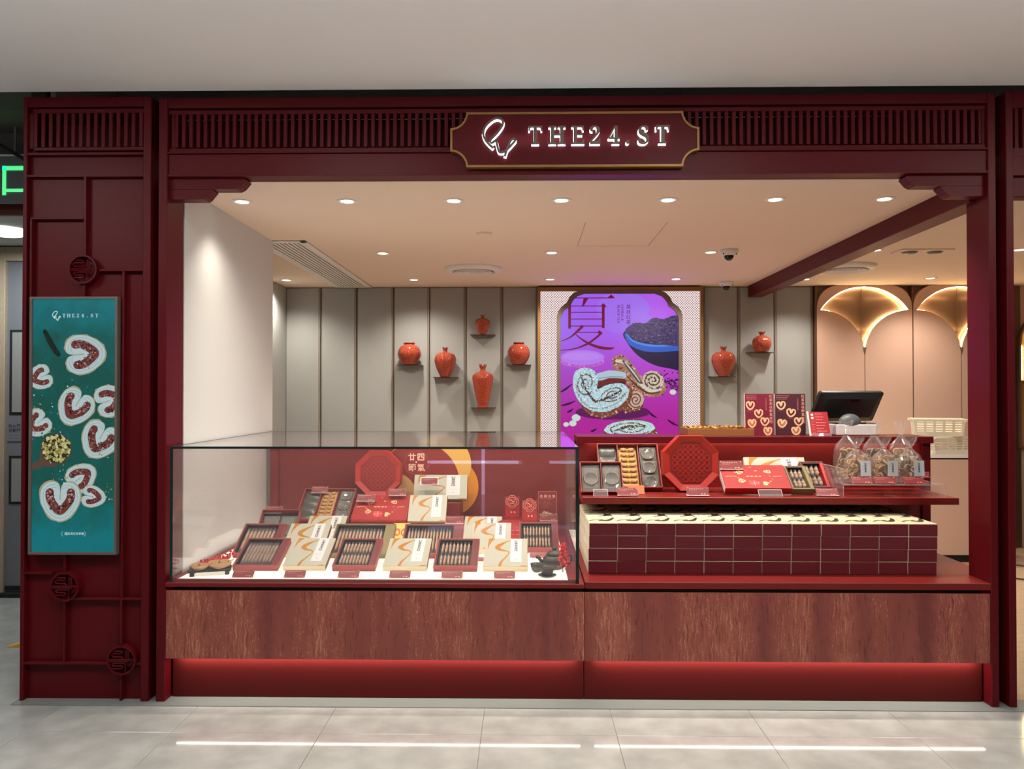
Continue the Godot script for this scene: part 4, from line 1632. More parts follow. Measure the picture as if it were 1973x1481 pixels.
func screen_picture() -> Image:
	var im := canvas(1055, 1440, rgb8(160, 100, 240))
	for y in range(0, 1440, 4):
		var v := y / 1300.0
		for x in range(0, 1055, 8):
			var u := x / 1055.0
			var c := rgb8(158, 108, 255).lerp(rgb8(196, 92, 246), clampf(u * 0.9 + v * 0.4, 0, 1)).lerp(rgb8(186, 36, 160), clampf((v - 0.28) * 1.7, 0, 1))
			im.fill_rect(Rect2i(x, y, 8, 4), c)
	# blurred biscuits behind
	for q in [[560, 130, 240, 150], [520, 260, 150, 90], [760, 250, 90, 60]]:
		dot(im, Vector2(q[0], q[1]), q[2], rgb8(170, 116, 250), float(q[3]) / q[2])
	dot(im, Vector2(196, 606), 200, rgb8(206, 104, 216), 0.28)
	speckle(im, outline([[0, 600], [200, 560], [396, 600], [200, 660]]), 260, 7, [rgb8(196, 96, 206), rgb8(222, 134, 226), rgb8(180, 80, 190)])
	dot(im, Vector2(196, 570), 200, rgb8(190, 128, 252), 0.34)
	dot(im, Vector2(190, 560), 168, rgb8(198, 140, 250), 0.22)
	# bowl of tea leaves
	fill(im, outline([[572, 340], [800, 300], [1100, 300], [1120, 660], [960, 665], [820, 630], [690, 550], [600, 440]]), rgb8(38, 24, 66))
	brush(im, [[588, 366, 30], [640, 440, 52], [760, 486, 60], [900, 496, 52], [1080, 484, 46]], rgb8(48, 98, 206))
	brush(im, [[586, 352, 10], [650, 420, 18], [770, 458, 22], [900, 466, 18], [1080, 456, 16]], rgb8(84, 140, 240))
	var tea := outline([[578, 330], [660, 262], [760, 262], [830, 216], [930, 226], [1010, 196], [1110, 220], [1110, 452], [900, 455], [740, 430], [640, 390]])
	fill(im, tea, rgb8(74, 56, 116))
	for k in 520:
		var p := Vector2(rng.randf_range(640, 1050), 0)
		p.y = rng.randf_range(205, 450)
		if not Geometry2D.is_point_in_polygon(p, tea):
			continue
		var a := rng.randf() * TAU
		brush(im, [[p.x, p.y, 4], [p.x + cos(a) * 22, p.y + sin(a) * 16, 5]], [rgb8(40, 26, 58), rgb8(28, 18, 44), rgb8(88, 66, 122), rgb8(150, 130, 190)][mini(3, int(rng.randf() * 3.3))], false)
	# tea leaves on the table
	for k in 90:
		var p := Vector2(rng.randfn(985, 60), rng.randfn(790, 44))
		brush(im, [[p.x, p.y, 8], [p.x + rng.randf_range(-20, 20), p.y + rng.randf_range(-10, 10), 9]], rgb8(46, 14, 50), false)
	for q in [[0, 880, 100, 810], [10, 1000, 130, 960], [780, 1050, 860, 1110], [960, 1130, 1050, 1180], [60, 1060, 110, 1030], [270, 1230, 320, 1210]]:
		brush(im, [[q[0], q[1], 10], [(q[0] + q[2]) / 2, (q[1] + q[3]) / 2 + 6, 20], [q[2], q[3], 6]], rgb8(48, 12, 50))
	for q in [[1005, 880, 30], [140, 1110, 40], [110, 1160, 34], [50, 1170, 26]]:
		dot(im, Vector2(q[0], q[1]), q[2], rgb8(214, 230, 222), 0.8)
	# pile of palmiers
	var pale := rgb8(186, 222, 230)
	var brown := rgb8(128, 70, 54)
	var tan := rgb8(176, 122, 100)
	dot(im, Vector2(470, 1060), 340, rgb8(96, 22, 92), 0.2)
	var deep := [rgb8(92, 48, 40), rgb8(196, 150, 124), rgb8(150, 96, 80), rgb8(224, 196, 176)]
	# upright biscuit at the back
	var back := outline([[462, 620], [480, 566], [540, 548], [600, 580], [660, 650], [720, 740], [790, 830], [880, 830], [930, 790], [946, 850], [910, 905], [820, 925], [720, 905], [640, 860], [570, 780], [500, 700]])
	fill(im, back, tan)
	speckle(im, back, 500, 8, deep)
	brush(im, [[500, 600, 26], [580, 620, 34], [650, 720, 26], [720, 810, 30], [800, 866, 30], [900, 856, 18]], rgb8(222, 214, 204))
	brush(im, [[560, 600, 16], [630, 680, 40], [700, 780, 30], [730, 800, 12]], rgb8(84, 76, 74))
	brush(im, [[575, 610, 8], [650, 700, 16], [710, 785, 8]], rgb8(206, 214, 214))
	brush(im, [[600, 740, 10], [690, 830, 16], [790, 890, 14], [890, 880, 8]], rgb8(96, 54, 46))
	roll(im, Vector2(828, 775), 96, 84, 0.2, rgb8(214, 198, 176), rgb8(84, 62, 50), 2.2, 16)
	speckle(im, outline([[760, 720], [900, 720], [900, 850], [760, 850]]), 60, 6, [rgb8(70, 56, 40), rgb8(234, 222, 200)])
	# low roll on the table
	var low := outline([[590, 880], [660, 860], [720, 900], [750, 960], [720, 1030], [640, 1060], [560, 1050]])
	fill(im, low, brown)
	speckle(im, low, 120, 8, deep)
	roll(im, Vector2(672, 950), 72, 80, 0.3, rgb8(214, 178, 164), rgb8(110, 60, 52), 2.2, 11)
	# main heart-shaped biscuit
	var side := outline([[116, 800], [150, 940], [240, 1070], [360, 1110], [480, 1090], [590, 1010], [640, 920], [620, 830], [400, 780], [200, 740]])
	fill(im, side, brown)
	speckle(im, side, 420, 8, deep)
	brush(im, [[330, 745, 60], [440, 730, 90], [560, 730, 60]], rgb8(182, 208, 222))
	brush(im, [[330, 760, 8], [440, 745, 8], [560, 745, 8]], rgb8(136, 150, 164))
	brush(im, [[340, 830, 70], [440, 800, 90], [560, 790, 60]], rgb8(112, 42, 38))
	brush(im, [[340, 860, 50], [470, 826, 40], [560, 800, 30]], rgb8(74, 22, 28))
	var top := outline([[112, 800], [130, 700], [200, 664], [290, 680], [338, 750], [330, 850], [420, 815], [540, 800], [606, 850], [600, 930], [530, 1000], [410, 1056], [290, 1050], [190, 990], [130, 900]])
	fill(im, top, pale)
	roll(im, Vector2(228, 800), 96, 122, 0.25, pale, rgb8(120, 84, 84), 2.1, 13)
	roll(im, Vector2(466, 896), 140, 74, -0.36, pale, rgb8(116, 80, 76), 2.3, 11)
	brush(im, [[136, 800, 5], [160, 910, 9], [250, 1010, 10], [380, 1024, 9], [520, 970, 6], [590, 880, 4]], rgb8(150, 140, 144))
	brush(im, [[180, 720, 8], [230, 860, 16], [296, 950, 24], [330, 964, 26], [420, 930, 18], [540, 870, 20]], rgb8(80, 46, 40))
	speckle(im, top, 900, 5, [rgb8(232, 248, 252), rgb8(214, 238, 244), rgb8(150, 188, 200), rgb8(120, 120, 130), rgb8(240, 250, 250)])
	# biscuit in the very front
	var fr := outline([[380, 1270], [420, 1200], [520, 1140], [680, 1120], [800, 1150], [850, 1210], [870, 1280], [700, 1330], [480, 1330]])
	fill(im, fr, brown)
	speckle(im, fr, 200, 8, deep)
	roll(im, Vector2(620, 1205), 226, 72, -0.05, rgb8(192, 228, 230), rgb8(122, 84, 60), 2.2, 14)
	brush(im, [[480, 1226, 8], [620, 1192, 24], [760, 1180, 16]], rgb8(86, 60, 40))
	speckle(im, outline([[400, 1200], [620, 1140], [840, 1190], [700, 1260], [480, 1262]]), 300, 5, [rgb8(236, 250, 250), rgb8(160, 190, 190), rgb8(214, 238, 238)])
	# large character of the season
	var ink := rgb8(122, 8, 60)
	var thin := 7.0
	for q in [[112, 36, 460, 36], [70, 108, 400, 108], [90, 165, 385, 165], [90, 225, 385, 225], [70, 288, 385, 288], [150, 345, 350, 345]]:
		brush(im, [[q[0], q[1], thin], [q[2], q[3], thin]], ink, false)
	fill(im, PackedVector2Array([Vector2(418, 38), Vector2(455, 4), Vector2(488, 38)]), ink)
	fill(im, PackedVector2Array([Vector2(208, 40), Vector2(250, 38), Vector2(206, 112), Vector2(192, 112)]), ink)
	im.fill_rect(Rect2i(70, 84, 24, 226), ink)
	im.fill_rect(Rect2i(372, 100, 24, 206), ink)
	fill(im, PackedVector2Array([Vector2(360, 110), Vector2(384, 82), Vector2(412, 112), Vector2(396, 122)]), ink)
	fill(im, PackedVector2Array([Vector2(330, 348), Vector2(348, 326), Vector2(378, 350), Vector2(362, 366)]), ink)
	brush(im, [[196, 290, 26], [150, 336, 20], [84, 390, 12], [8, 424, 5]], ink)
	brush(im, [[366, 352, 18], [310, 400, 18], [240, 448, 18], [130, 490, 10], [4, 506, 5]], ink)
	brush(im, [[132, 356, 6], [190, 406, 13], [270, 452, 22], [360, 482, 26], [440, 490, 24], [478, 484, 8]], ink)
	var violet := rgb8(104, 30, 130)
	for k in 4:
		glyph(im, ["li", "zhi", "hong", "cha"][k], Vector2(590, 96 + k * 46), 38, 4, violet)
	write(im, "LYCHEE &", Vector2(556, 168), 20, violet, serif, PI / 2)
	write(im, "BLACK TEA", Vector2(522, 180), 20, violet, serif, PI / 2)
	im.resize(528, 720, Image.INTERPOLATE_BILINEAR)
	return im


func sign_board() -> void:
	var z := 0.03
	var x0 := -0.3746
	var x1 := 0.8658
	var y0 := 2.6798
	var y1 := 2.955
	var t := thing("shop_sign", "dark red shop sign with concave corners, gold border and backlit letters", "sign", Vector3((x0 + x1) / 2, y0, 0.0))
	var w := (x1 - x0) / 2
	var h := y1 - y0
	var outline := func(i: float) -> PackedVector2Array:
		var p := PackedVector2Array()
		var r := 0.08
		for c in [[-1, 0], [1, 0], [1, 1], [-1, 1]]:
			var cen := Vector2(c[0] * w, h * c[1])
			var base: float = [0.0, PI, PI, PI * 2][[[-1, 0], [1, 0], [1, 1], [-1, 1]].find(c)]
			for k in 9:
				var a: float
				match [c[0], c[1]]:
					[-1, 0]: a = PI / 2 - PI / 2 * k / 8
					[1, 0]: a = PI - PI / 2 * k / 8
					[1, 1]: a = -PI / 2 - PI / 2 * k / 8
					_: a = -PI / 2 * k / 8
				var v := cen + Vector2(cos(a), sin(a)) * (r + i * 0.9)
				p.append(Vector2(clampf(v.x, -w + i, w - i), clampf(v.y, i, h - i)))
		return p
	var st := begin()
	prism(st, outline.call(0.004), -0.012, z - 0.006)
	part("panel", st, mat("lacquer"), t)
	st = begin()
	ring(st, outline.call(0.0), outline.call(0.011), -0.012, z)
	part("gold_border", st, mat("gold_frame"), t)
	var k := 3.83 / 1500.0
	var xs = [0.0498, 0.1569, 0.2616, 0.3466, 0.4392, 0.5068, 0.5855, 0.6782]
	var yc := 2.8248 - y0
	var i := 0
	for c in "THE24.ST":
		var tm := text_mesh(c, 0.09, 0.007, serif)
		var o := hang("letter", tm, mat("bronze"), t)
		var yy := yc
		o.position = Vector3(xs[i] - t.position.x, yy, z + 0.036)
		o.scale.x = 0.86
		var tg := text_mesh(c, 0.09, 0.008, serif)
		var g := hang("halo_light", tg, mat("led_white"), o)
		g.position = Vector3(0, 0, -0.03)
		g.scale = Vector3(1.02, 1.01, 1)
		i += 1
	var lc := Vector3(-0.1379 - t.position.x, 2.8218 - y0, z)
	var lg := Node3D.new()
	lg.name = "logo"
	t.add_child(lg)
	lg.position = lc
	for layer in 2:
		st = begin(true)
		for stroke in LOGO:
			var pts := []
			for n in stroke.size() - 1:
				for s in 4:
					var p := Vector2(stroke[n][0], stroke[n][1]).cubic_interpolate(Vector2(stroke[n + 1][0], stroke[n + 1][1]), Vector2(stroke[maxi(n - 1, 0)][0], stroke[maxi(n - 1, 0)][1]), Vector2(stroke[mini(n + 2, stroke.size() - 1)][0], stroke[mini(n + 2, stroke.size() - 1)][1]), s / 4.0)
					pts.append(Vector3(p.x * 0.094, p.y * 0.094, 0.036 if layer == 0 else 0.008))
			tube(st, pts, 0.0065 if layer == 0 else 0.0085, 6, false, 0.5)
		part("logo_stroke" if layer == 0 else "halo_light", st, mat("bronze" if layer == 0 else "led_white"), lg)
	area("halo_glow", t, Vector3(0.0, h * 0.5, z + 0.012), Vector2(w * 1.5, 0.06), 0.012, Color(0.85, 0.97, 1.0), Vector3(0, 0, -1))


# ---------------------------------------------------------------- counters
const CT = 0.61


func counters() -> void:
	var xj := 0.2967
	var spans = [[-1.8135, xj - 0.001, -1.62, "long red counter with travertine front under the glass display case"], [xj + 0.001, 2.3049, -1.2, "red counter with travertine front carrying the stacked gift boxes"]]
	for i in 2:
		var q = spans[i]
		var t := thing("display_counter", q[3], "counter", Vector3.ZERO, "")
		var top := CT if i == 1 else CT - 0.012
		var st := begin()
		bar(st, Vector3(q[0], CT - 0.033, -0.19), Vector3(q[1], top, -0.002), 0.002)
		bar(st, Vector3(q[0] + (0.02 if i == 0 else 0.0), CT - 0.033, q[2]), Vector3(q[1], top, -0.188), 0.002)
		if i == 1:
			bar(st, Vector3(q[1] - 0.004, CT - 0.033, q[2]), Vector3(2.43, top, -0.2), 0.002)
		part("slab", st, mat("lacquer_bright"), t)
		st = begin()
		bar(st, Vector3(q[0] + 0.02, 0.02, q[2] + 0.03), Vector3(q[1] - 0.002, CT - 0.034, -0.08))
		part("carcass", st, mat("black"), t)
		var y0 := 0.2146
		var y1 := 0.5575
		st = begin()
		bar(st, Vector3(q[0], y0, -0.018), Vector3(q[1], y1, -0.01), 0.001)
		st.generate_normals()
		var am := st.commit()
		am = sheet(am, [Vector3(q[0] + 0.001, y0 + 0.001, -0.0096), Vector3(q[1] - 0.001, y0 + 0.001, -0.0096), Vector3(q[1] - 0.001, y1 - 0.001, -0.0096), Vector3(q[0] + 0.001, y1 - 0.001, -0.0096)], mat("travertine" if i == 0 else "travertine_other"))
		var mp := hang("travertine_panel", am, null, t)
		am.surface_set_material(0, mat("maroon_rim"))
		mp.set_surface_override_material(0, mat("maroon_rim"))
		st = begin()
		bar(st, Vector3(q[0] + (0.012 if i == 0 else 0.0005), 0.004, -0.09), Vector3(q[1] - (0.012 if i == 1 else 0.001), y0 + 0.02, -0.065), 0.002)
		part("kick_panel", st, mat("red_seat"), t)
		st = begin()
		bar(st, Vector3(q[0] + 0.05, y0 + 0.001, -0.038), Vector3(q[1] - 0.02, y0 + 0.013, -0.021))
		part("led_strip", st, mat("led_line"), t)
		area("kick_light", t, Vector3((q[0] + q[1]) / 2, y0 - 0.001, -0.036), Vector2(q[1] - q[0] - 0.1, 0.012), KICK_E, Color(1.0, 0.95, 0.88), Vector3(0, -0.9, -0.42).normalized())


const KICK_E = 0.3
const CASE_E = 0.06


func display_case() -> void:
	var x0 := -1.795
	var x1 := 0.265
	var zf := -0.014
	var zb := -1.6
	var top := 1.282
	var t := thing("glass_display_case", "long glass display case with green-edged panes, lit floor and red back panel", "display case", Vector3(0, CT - 0.0115, 0))
	var y1 := top - t.position.y
	var st := begin()
	bar(st, Vector3(x0 + 0.03, 0.0, zb + 0.1), Vector3(x1 - 0.05, 0.011, zf - 0.03), 0.001)
	part("light_panel", st, mat("case_floor"), t)
	area("panel_light", t, Vector3((x0 + x1) / 2, 0.02, -0.75), Vector2(x1 - x0 - 0.1, 1.3), CASE_E, Color(1.0, 0.93, 0.8), Vector3.UP)
	st = begin()
	bar(st, Vector3(x0 + 0.008, 0, zb + 0.1), Vector3(x0 + 0.03, 0.02, zf - 0.012), 0.002)
	bar(st, Vector3(x1 - 0.05, 0, zb + 0.1), Vector3(x1 - 0.008, 0.02, zf - 0.012), 0.002)
	bar(st, Vector3(x0 + 0.03, 0, zf - 0.029), Vector3(x1 - 0.05, 0.012, zf - 0.012), 0.001)
	part("tray_rim", st, mat("lacquer_bright"), t)
	st = begin()
	bar(st, Vector3(-1.7904, 0, zb + 0.02), Vector3(x1 + 0.02, 1.2705 - t.position.y, zb + 0.07), 0.002)
	part("back_panel", st, mat("lacquer_bright"), t)
	st = begin()
	bar(st, Vector3(-1.7805, 0, zb + 0.07), Vector3(-1.7223, 1.2705 - t.position.y, zb + 0.1), 0.003)
	part("back_stile", st, mat("lacquer_bright"), t)
	var g := 0.008
	for q in [[Vector3(x0, 0.0, zf - g), Vector3(x1, y1 - g, zf)], [Vector3(x0, 0, zb), Vector3(x0 + g, y1 - g, zf - g)], [Vector3(x1 - g, 0, zb), Vector3(x1, y1 - g, zf - g)], [Vector3(x0, y1 - g, zb), Vector3(x1, y1, zf)]]:
		st = begin()
		bar(st, q[0], q[1])
		part("glass_pane", st, mat("glass" if q[0].y < 0.1 else "top_glass"), t)
	# polished edges of the panes
	for q in [[Vector3(x0, y1 - g - 0.003, zf), Vector3(x1, y1 + 0.0005, zf + 0.0015)], [Vector3(x0 - 0.001, 0, zf - 0.004), Vector3(x0 + 0.012, y1, zf + 0.001)], [Vector3(x1 - 0.012, 0, zf - 0.004), Vector3(x1 + 0.004, y1, zf + 0.001)], [Vector3(x0 - 0.001, y1 - g, zb), Vector3(x0 + 0.001, y1 + 0.001, zf)], [Vector3(x1 - 0.001, y1 - g, zb), Vector3(x1 + 0.001, y1 + 0.001, zf)], [Vector3(x0, y1 - g, zb - 0.001), Vector3(x1, y1 + 0.0005, zb + 0.001)], [Vector3(x0 - 0.001, 0, zb), Vector3(x0 + 0.009, y1, zb + 0.003)]]:
		st = begin()
		bar(st, q[0], q[1], 0.0003)
		part("glass_edge", st, mat("glass_edge"), t)
	# red steps that raise the rear goods
	t = thing("stepped_riser", "low red stepped riser along the back of the glass case", "riser", Vector3(0, CT + 0.0005, 0))
	st = begin()
	bar(st, Vector3(-1.56, 0, -1.49), Vector3(-0.425, 0.1, -1.08), 0.003)
	part("lower_step", st, mat("lacquer_bright"), t)
	st = begin()
	bar(st, Vector3(-0.424, 0, -1.49), Vector3(0.17, 0.1, -1.2), 0.003)
	part("lower_step", st, mat("lacquer_bright"), t)
	st = begin()
	bar(st, Vector3(-1.14, 0.1005, -1.49), Vector3(-0.43, 0.21, -1.31), 0.003)
	part("upper_step", st, mat("lacquer_bright"), t)
	# decorated disc behind the goods
	var dz := -1.508
	var c := Vector3(-0.7422, 0.9268, -1.5)
	t = thing("emblem_board", "dark red round emblem board with gold crescents and four pale characters", "display board", Vector3(c.x, CT + 0.1, dz))
	var cy := c.y - t.position.y
	var r := 0.29
	var k := 5.4 / 1500.0
	var lower := func(p: PackedVector2Array) -> PackedVector2Array:
		var out := PackedVector2Array()
		for v in p:
			out.append(Vector2(v.x, maxf(v.y, 0.001)))
		return out
	var discs = [["orange_crescent", 60.0, -7.0, 56.0, "orange_disc", -0.008], ["gold_crescent", 42.0, 36.0, 60.0, "gold_disc", -0.004], ["beige_crescent", -52.0, -28.0, 50.0, "beige_disc", 0.004]]
	for q in discs:
		st = begin()
		prism(st, lower.call(circle(Vector2(q[1] * k, cy + q[2] * k), q[3] * k, 36)), q[5] - 0.003, q[5])
		part(q[0], st, mat(q[4]), t)
	st = begin()
	prism(st, lower.call(circle(Vector2(0, cy), r - 0.003, 48)), -0.003, 0.0)
	part("disc", st, mat("disc_red"), t)
	st = begin()
	var pts := []
	for i in 48:
		pts.append(Vector3(cos(TAU * i / 48) * (r - 0.003), maxf(cy + sin(TAU * i / 48) * (r - 0.003), 0.002), 0.0))
	tube(st, pts, 0.0018, 5, true)
	part("gold_rim", st, mat("gold_disc"), t)
	var im := canvas(256, 256, rgb8(132, 30, 26))
	var ink := rgb8(236, 190, 170)
	var ringp := []
	for i in 41:
		ringp.append([128 + cos(TAU * i / 40) * 120, 128 + sin(TAU * i / 40) * 120, 3])
	brush(im, ringp, rgb8(186, 92, 74), false)
	glyph(im, "nian", Vector2(48, 34), 74, 11, ink)
	glyph(im, "si", Vector2(138, 34), 74, 11, ink)
	glyph(im, "jie", Vector2(48, 140), 74, 9, ink)
	glyph(im, "qi", Vector2(138, 140), 74, 9, ink)
	dot(im, Vector2(128, 124), 9, ink)
	var s := 49.0 * k
	var mesh := printed(s, s, 0.002, paint(im, 0.5), mat("disc_red"))
	hang("lettering", mesh, null, t).position = Vector3(-0.7575 - c.x, cy + 15.5 * k, 0.0025)


# ---------------------------------------------------------------- vases
func vases() -> void:
	# profile in units of the height, width factor
	var jar = [[0.0, 0.0], [0.5, 0.0], [0.62, 0.04], [0.86, 0.22], [1.0, 0.45], [0.97, 0.62], [0.8, 0.8], [0.55, 0.9], [0.42, 0.93], [0.44, 0.99], [0.47, 1.0], [0.42, 1.0], [0.38, 0.93]]
	var pome = [[0.0, 0.0], [0.4, 0.0], [0.48, 0.03], [0.78, 0.25], [0.97, 0.48], [1.0, 0.6], [0.88, 0.74], [0.6, 0.82], [0.26, 0.85], [0.18, 0.89], [0.22, 0.95], [0.27, 0.98], [0.2, 0.97], [0.12, 0.9]]
	var tall = [[0.0, 0.0], [0.48, 0.0], [0.5, 0.03], [0.72, 0.3], [0.94, 0.58], [1.0, 0.7], [0.9, 0.78], [0.6, 0.83], [0.3, 0.86], [0.24, 0.91], [0.32, 0.96], [0.36, 0.985], [0.28, 0.98], [0.16, 0.9]]
	var squat = [[0.0, 0.0], [0.62, 0.0], [0.68, 0.03], [0.94, 0.26], [1.0, 0.45], [0.9, 0.64], [0.55, 0.78], [0.24, 0.83], [0.22, 0.88], [0.3, 0.96], [0.34, 0.98], [0.24, 0.97], [0.14, 0.88]]
	var k := 7.82 / 1500.0
	var list = [
		["round orange-red glazed jar with wide low neck on the shelf nearest the side wall", Vector3(-1.1708, 1.8427, -3.92), 22.5, 42, jar, 0],
		["orange-red pomegranate-shaped vase on a shelf beside the round jar nearest the side wall", Vector3(-0.8068, 1.7197, -3.92), 21, 56, pome, 1],
		["smallest upright pomegranate vase on the highest shelf above the tall vase", Vector3(-0.4306, 2.1505, -3.92), 14.5, 36, pome, 1],
		["tall slender orange-red vase with crown lip on the lowest shelf", Vector3(-0.4277, 1.4118, -3.92), 20.5, 81, tall, 1],
		["round orange-red glazed jar on the shelf beside the lit screen", Vector3(-0.0651, 1.8446, -3.92), 21.5, 42, jar, 0],
		["large lobed pomegranate vase on the shelf just past the lit screen", Vector3(1.9879, 1.7239, -3.92), 23, 56, pome, 1],
		["squat lobed pomegranate vase on the shelf under the end of the red beam", Vector3(2.3709, 1.9677, -3.92), 18.5, 38, squat, 1],
	]
	for q in list:
		var p: Vector3 = q[1]
		var s := thing("wall_shelf", "thin dark bronze half-round wall shelf carrying the " + q[0].split(" on ")[0], "shelf", Vector3(p.x, p.y, -4.0695), "half-round shelves for vases")
		var st := begin()
		prism(st, circle(Vector2.ZERO, 0.126, 22, PI, TAU), 0.0, 0.009, Transform3D(Basis(Vector3(1, 0, 0), Vector3(0, 0, -1), Vector3(0, 1, 0)), Vector3.ZERO).rotated_local(Vector3.UP, 0) if false else Transform3D(Basis(Vector3(1, 0, 0), Vector3(0, 0, -1), Vector3(0, 1, 0)), Vector3(0, -0.0095, 0.0)))
		bar(st, Vector3(-0.126, -0.0094, 0.0), Vector3(0.126, -0.0006, 0.12), 0.002)
		part("shelf_board", st, mat("shelf_bronze"), s)
		var t := thing("vase", q[0], "vase", Vector3(p.x, p.y, -3.94), "glazed vases")
		var r: float = q[2] * k
		var h: float = q[3] * k
		st = begin(true)
		var n := 48
		var prof: Array = q[4]
		var lobes: bool = q[5] == 1
		# smooth the outline, then turn it with shallow lobes
		var fine := []
		for i in prof.size() - 1:
			for j in 4:
				var a: Array = prof[maxi(i - 1, 0)]
				var b: Array = prof[mini(i + 2, prof.size() - 1)]
				fine.append(Vector2(prof[i][0], prof[i][1]).cubic_interpolate(Vector2(prof[i + 1][0], prof[i + 1][1]), Vector2(a[0], a[1]), Vector2(b[0], b[1]), j / 4.0))
		for i in n:
			for j in fine.size() - 1:
				var v := []
				for e in [[i, j], [i + 1, j], [i + 1, j + 1], [i, j + 1]]:
					var f: Vector2 = fine[e[1]]
					var an: float = TAU * e[0] / n
					var lobe := 1.0
					if lobes and f.y < 0.86:
						lobe = 0.9 + 0.1 * pow(absf(cos(an * 3.0 + 0.3)), 0.5)
					elif lobes:
						lobe = 1.0
					var hh := f.y
					if lobes and f.y > 0.93:
						hh += 0.045 * maxf(0.0, cos(an * 6.0)) * (f.y - 0.93) / 0.05
					v.append(Vector3(cos(an) * f.x * r * lobe, maxf(hh, 0.0) * h + 0.0005, sin(an) * f.x * r * lobe))
				var am: float = TAU * (i + 0.5) / n
				var dv: Vector2 = fine[j + 1] - fine[j]
				var out := Vector3(cos(am) * dv.y * h, -dv.x * r, sin(am) * dv.y * h)
				face(st, v, out)
		part("body", st, mat("vase_glaze"), t)
		if not lobes:
			st = begin(true)
			lathe(st, [Vector2(r * 0.41, h * 0.925), Vector2(r * 0.44, h * 0.93), Vector2(r * 0.49, h * 0.985), Vector2(r * 0.47, h * 1.005), Vector2(r * 0.4, h)], 32)
			part("neck_rim", st, mat("octagon_deep"), t)
		else:
			st = begin(true)
			tube(st, circle3(r * 0.17, h * 0.9, 24), r * 0.035, 6, true)
			part("neck_collar", st, mat("octagon_deep"), t)


func circle3(r: float, y: float, n: int) -> Array:
	var p := []
	for i in n:
		p.append(Vector3(cos(TAU * i / n) * r, y, sin(TAU * i / n) * r))
	return p


# ---------------------------------------------------------------- goods in the glass case
func leaning(n: String, label: String, cat: String, px_x: float, foot: Vector3, deg: float, group := "", turn := 0.0) -> Node3D:
	var t := thing(n, label, cat, Vector3(px_x, foot.y, foot.z), group)
	t.basis = Basis(Vector3.UP, turn) * lean(deg)
	return t


# closed gift box lying back on its rear edge
func closed_box(label: String, x: float, d: float, y: float, w: float, l: float, thick: float, deg: float, print: String, group := "") -> Node3D:
	var t := leaning("gift_box", label, "gift box", x, Vector3(0, y + thick * cos(deg_to_rad(deg)) + 0.0005, 3.9 - d), deg, group)
	hang("lid", printed(w, l, thick * 0.96, mat(print), mat("cream_side"), 0.0015), null, t)
	var st := begin()
	bar(st, Vector3(w / 2 - 0.001, 0.006, -thick * 0.86), Vector3(w / 2 + 0.0012, l - 0.006, -thick * 0.14))
	part("drawer_end", st, mat("maroon"), t)
	return t


# open gift box: tray with a sunken window holding a row of wrapped biscuits
func open_box(label: String, x: float, d: float, y: float, w: float, l: float, thick: float, deg: float, shell: String, rim: String, rows: int, cols: int, where: String, biscuit := "biscuit") -> void:
	var t := leaning("open_gift_box", label, "gift box", x, Vector3(0, y + thick * cos(deg_to_rad(deg)) + 0.0005, 3.9 - d), deg, "")
	var b := 0.016
	var wx0 := -w / 2 + b
	var wx1 := w / 2 - w * 0.17
	var wy0 := b
	var wy1 := l - b
	var st := begin()
	bar(st, Vector3(-w / 2, 0, -thick), Vector3(w / 2, l, -thick + 0.003), 0.001)
	bar(st, Vector3(wx1 + 0.001, wy0 - 0.008, -thick + 0.003), Vector3(w / 2 - 0.003, wy1 + 0.008, -0.001), 0.0015)
	part("sleeve", st, mat(shell), t)
	st = begin()
	bar(st, Vector3(wx0, wy0, -thick + 0.003), Vector3(wx1, wy1, -thick + 0.005))
	part("dark_liner", st, mat("dark_tray"), t)
	st = begin()
	for q in [[Vector3(-w / 2, 0, -thick + 0.003), Vector3(w / 2, wy0 - 0.008, 0)], [Vector3(-w / 2, wy1 + 0.008, -thick + 0.003), Vector3(w / 2, l, 0)], [Vector3(-w / 2, wy0 - 0.008, -thick + 0.003), Vector3(wx0 - 0.008, wy1 + 0.008, 0)], [Vector3(w / 2 - 0.003, wy0 - 0.008, -thick + 0.003), Vector3(w / 2, wy1 + 0.008, 0)]]:
		bar(st, q[0], q[1], 0.0008)
	part("rim", st, mat(rim), t)
	st = begin()
	for q in [[Vector3(wx0 - 0.008, wy0 - 0.008, -thick + 0.003), Vector3(wx1 + 0.001, wy0, -0.002)], [Vector3(wx0 - 0.008, wy1, -thick + 0.003), Vector3(wx1 + 0.001, wy1 + 0.008, -0.002)], [Vector3(wx0 - 0.008, wy0, -thick + 0.003), Vector3(wx0, wy1, -0.002)]]:
		bar(st, q[0], q[1], 0.0004)
	part("inner_wall", st, mat("dark_tray"), t)
	# wrapped biscuits, each a thing of its own
	var pitch := (wx1 - wx0 - 0.016) / cols
	var th := (wy1 - wy0 - 0.012) / rows
	for r in rows:
		for c in cols:
			var said := "%s wrapped biscuit from its near-wall end in %s" % [ORD[c], where]
			if rows > 1:
				said = "%s wrapped biscuit, %s row, in %s" % [ORD[c], ["lower", "upper"][r], where]
			var p := thing("wrapped_biscuit", said, "biscuit", Vector3.ZERO, "wrapped biscuits in " + where)
			p.transform = t.transform * Transform3D(Basis(Vector3.FORWARD, rng.randf_range(-0.03, 0.03)), Vector3(wx0 + 0.008 + pitch * (c + 0.5), wy0 + 0.006 + th * (r + 0.5), -thick + 0.0055))
			hang("biscuit", biscuit_mesh(pitch, th, thick), mat(biscuit), p)
			hang("wrapper", wrapper_mesh(pitch, th, thick), mat("milky_film"), p)


var shared := {}


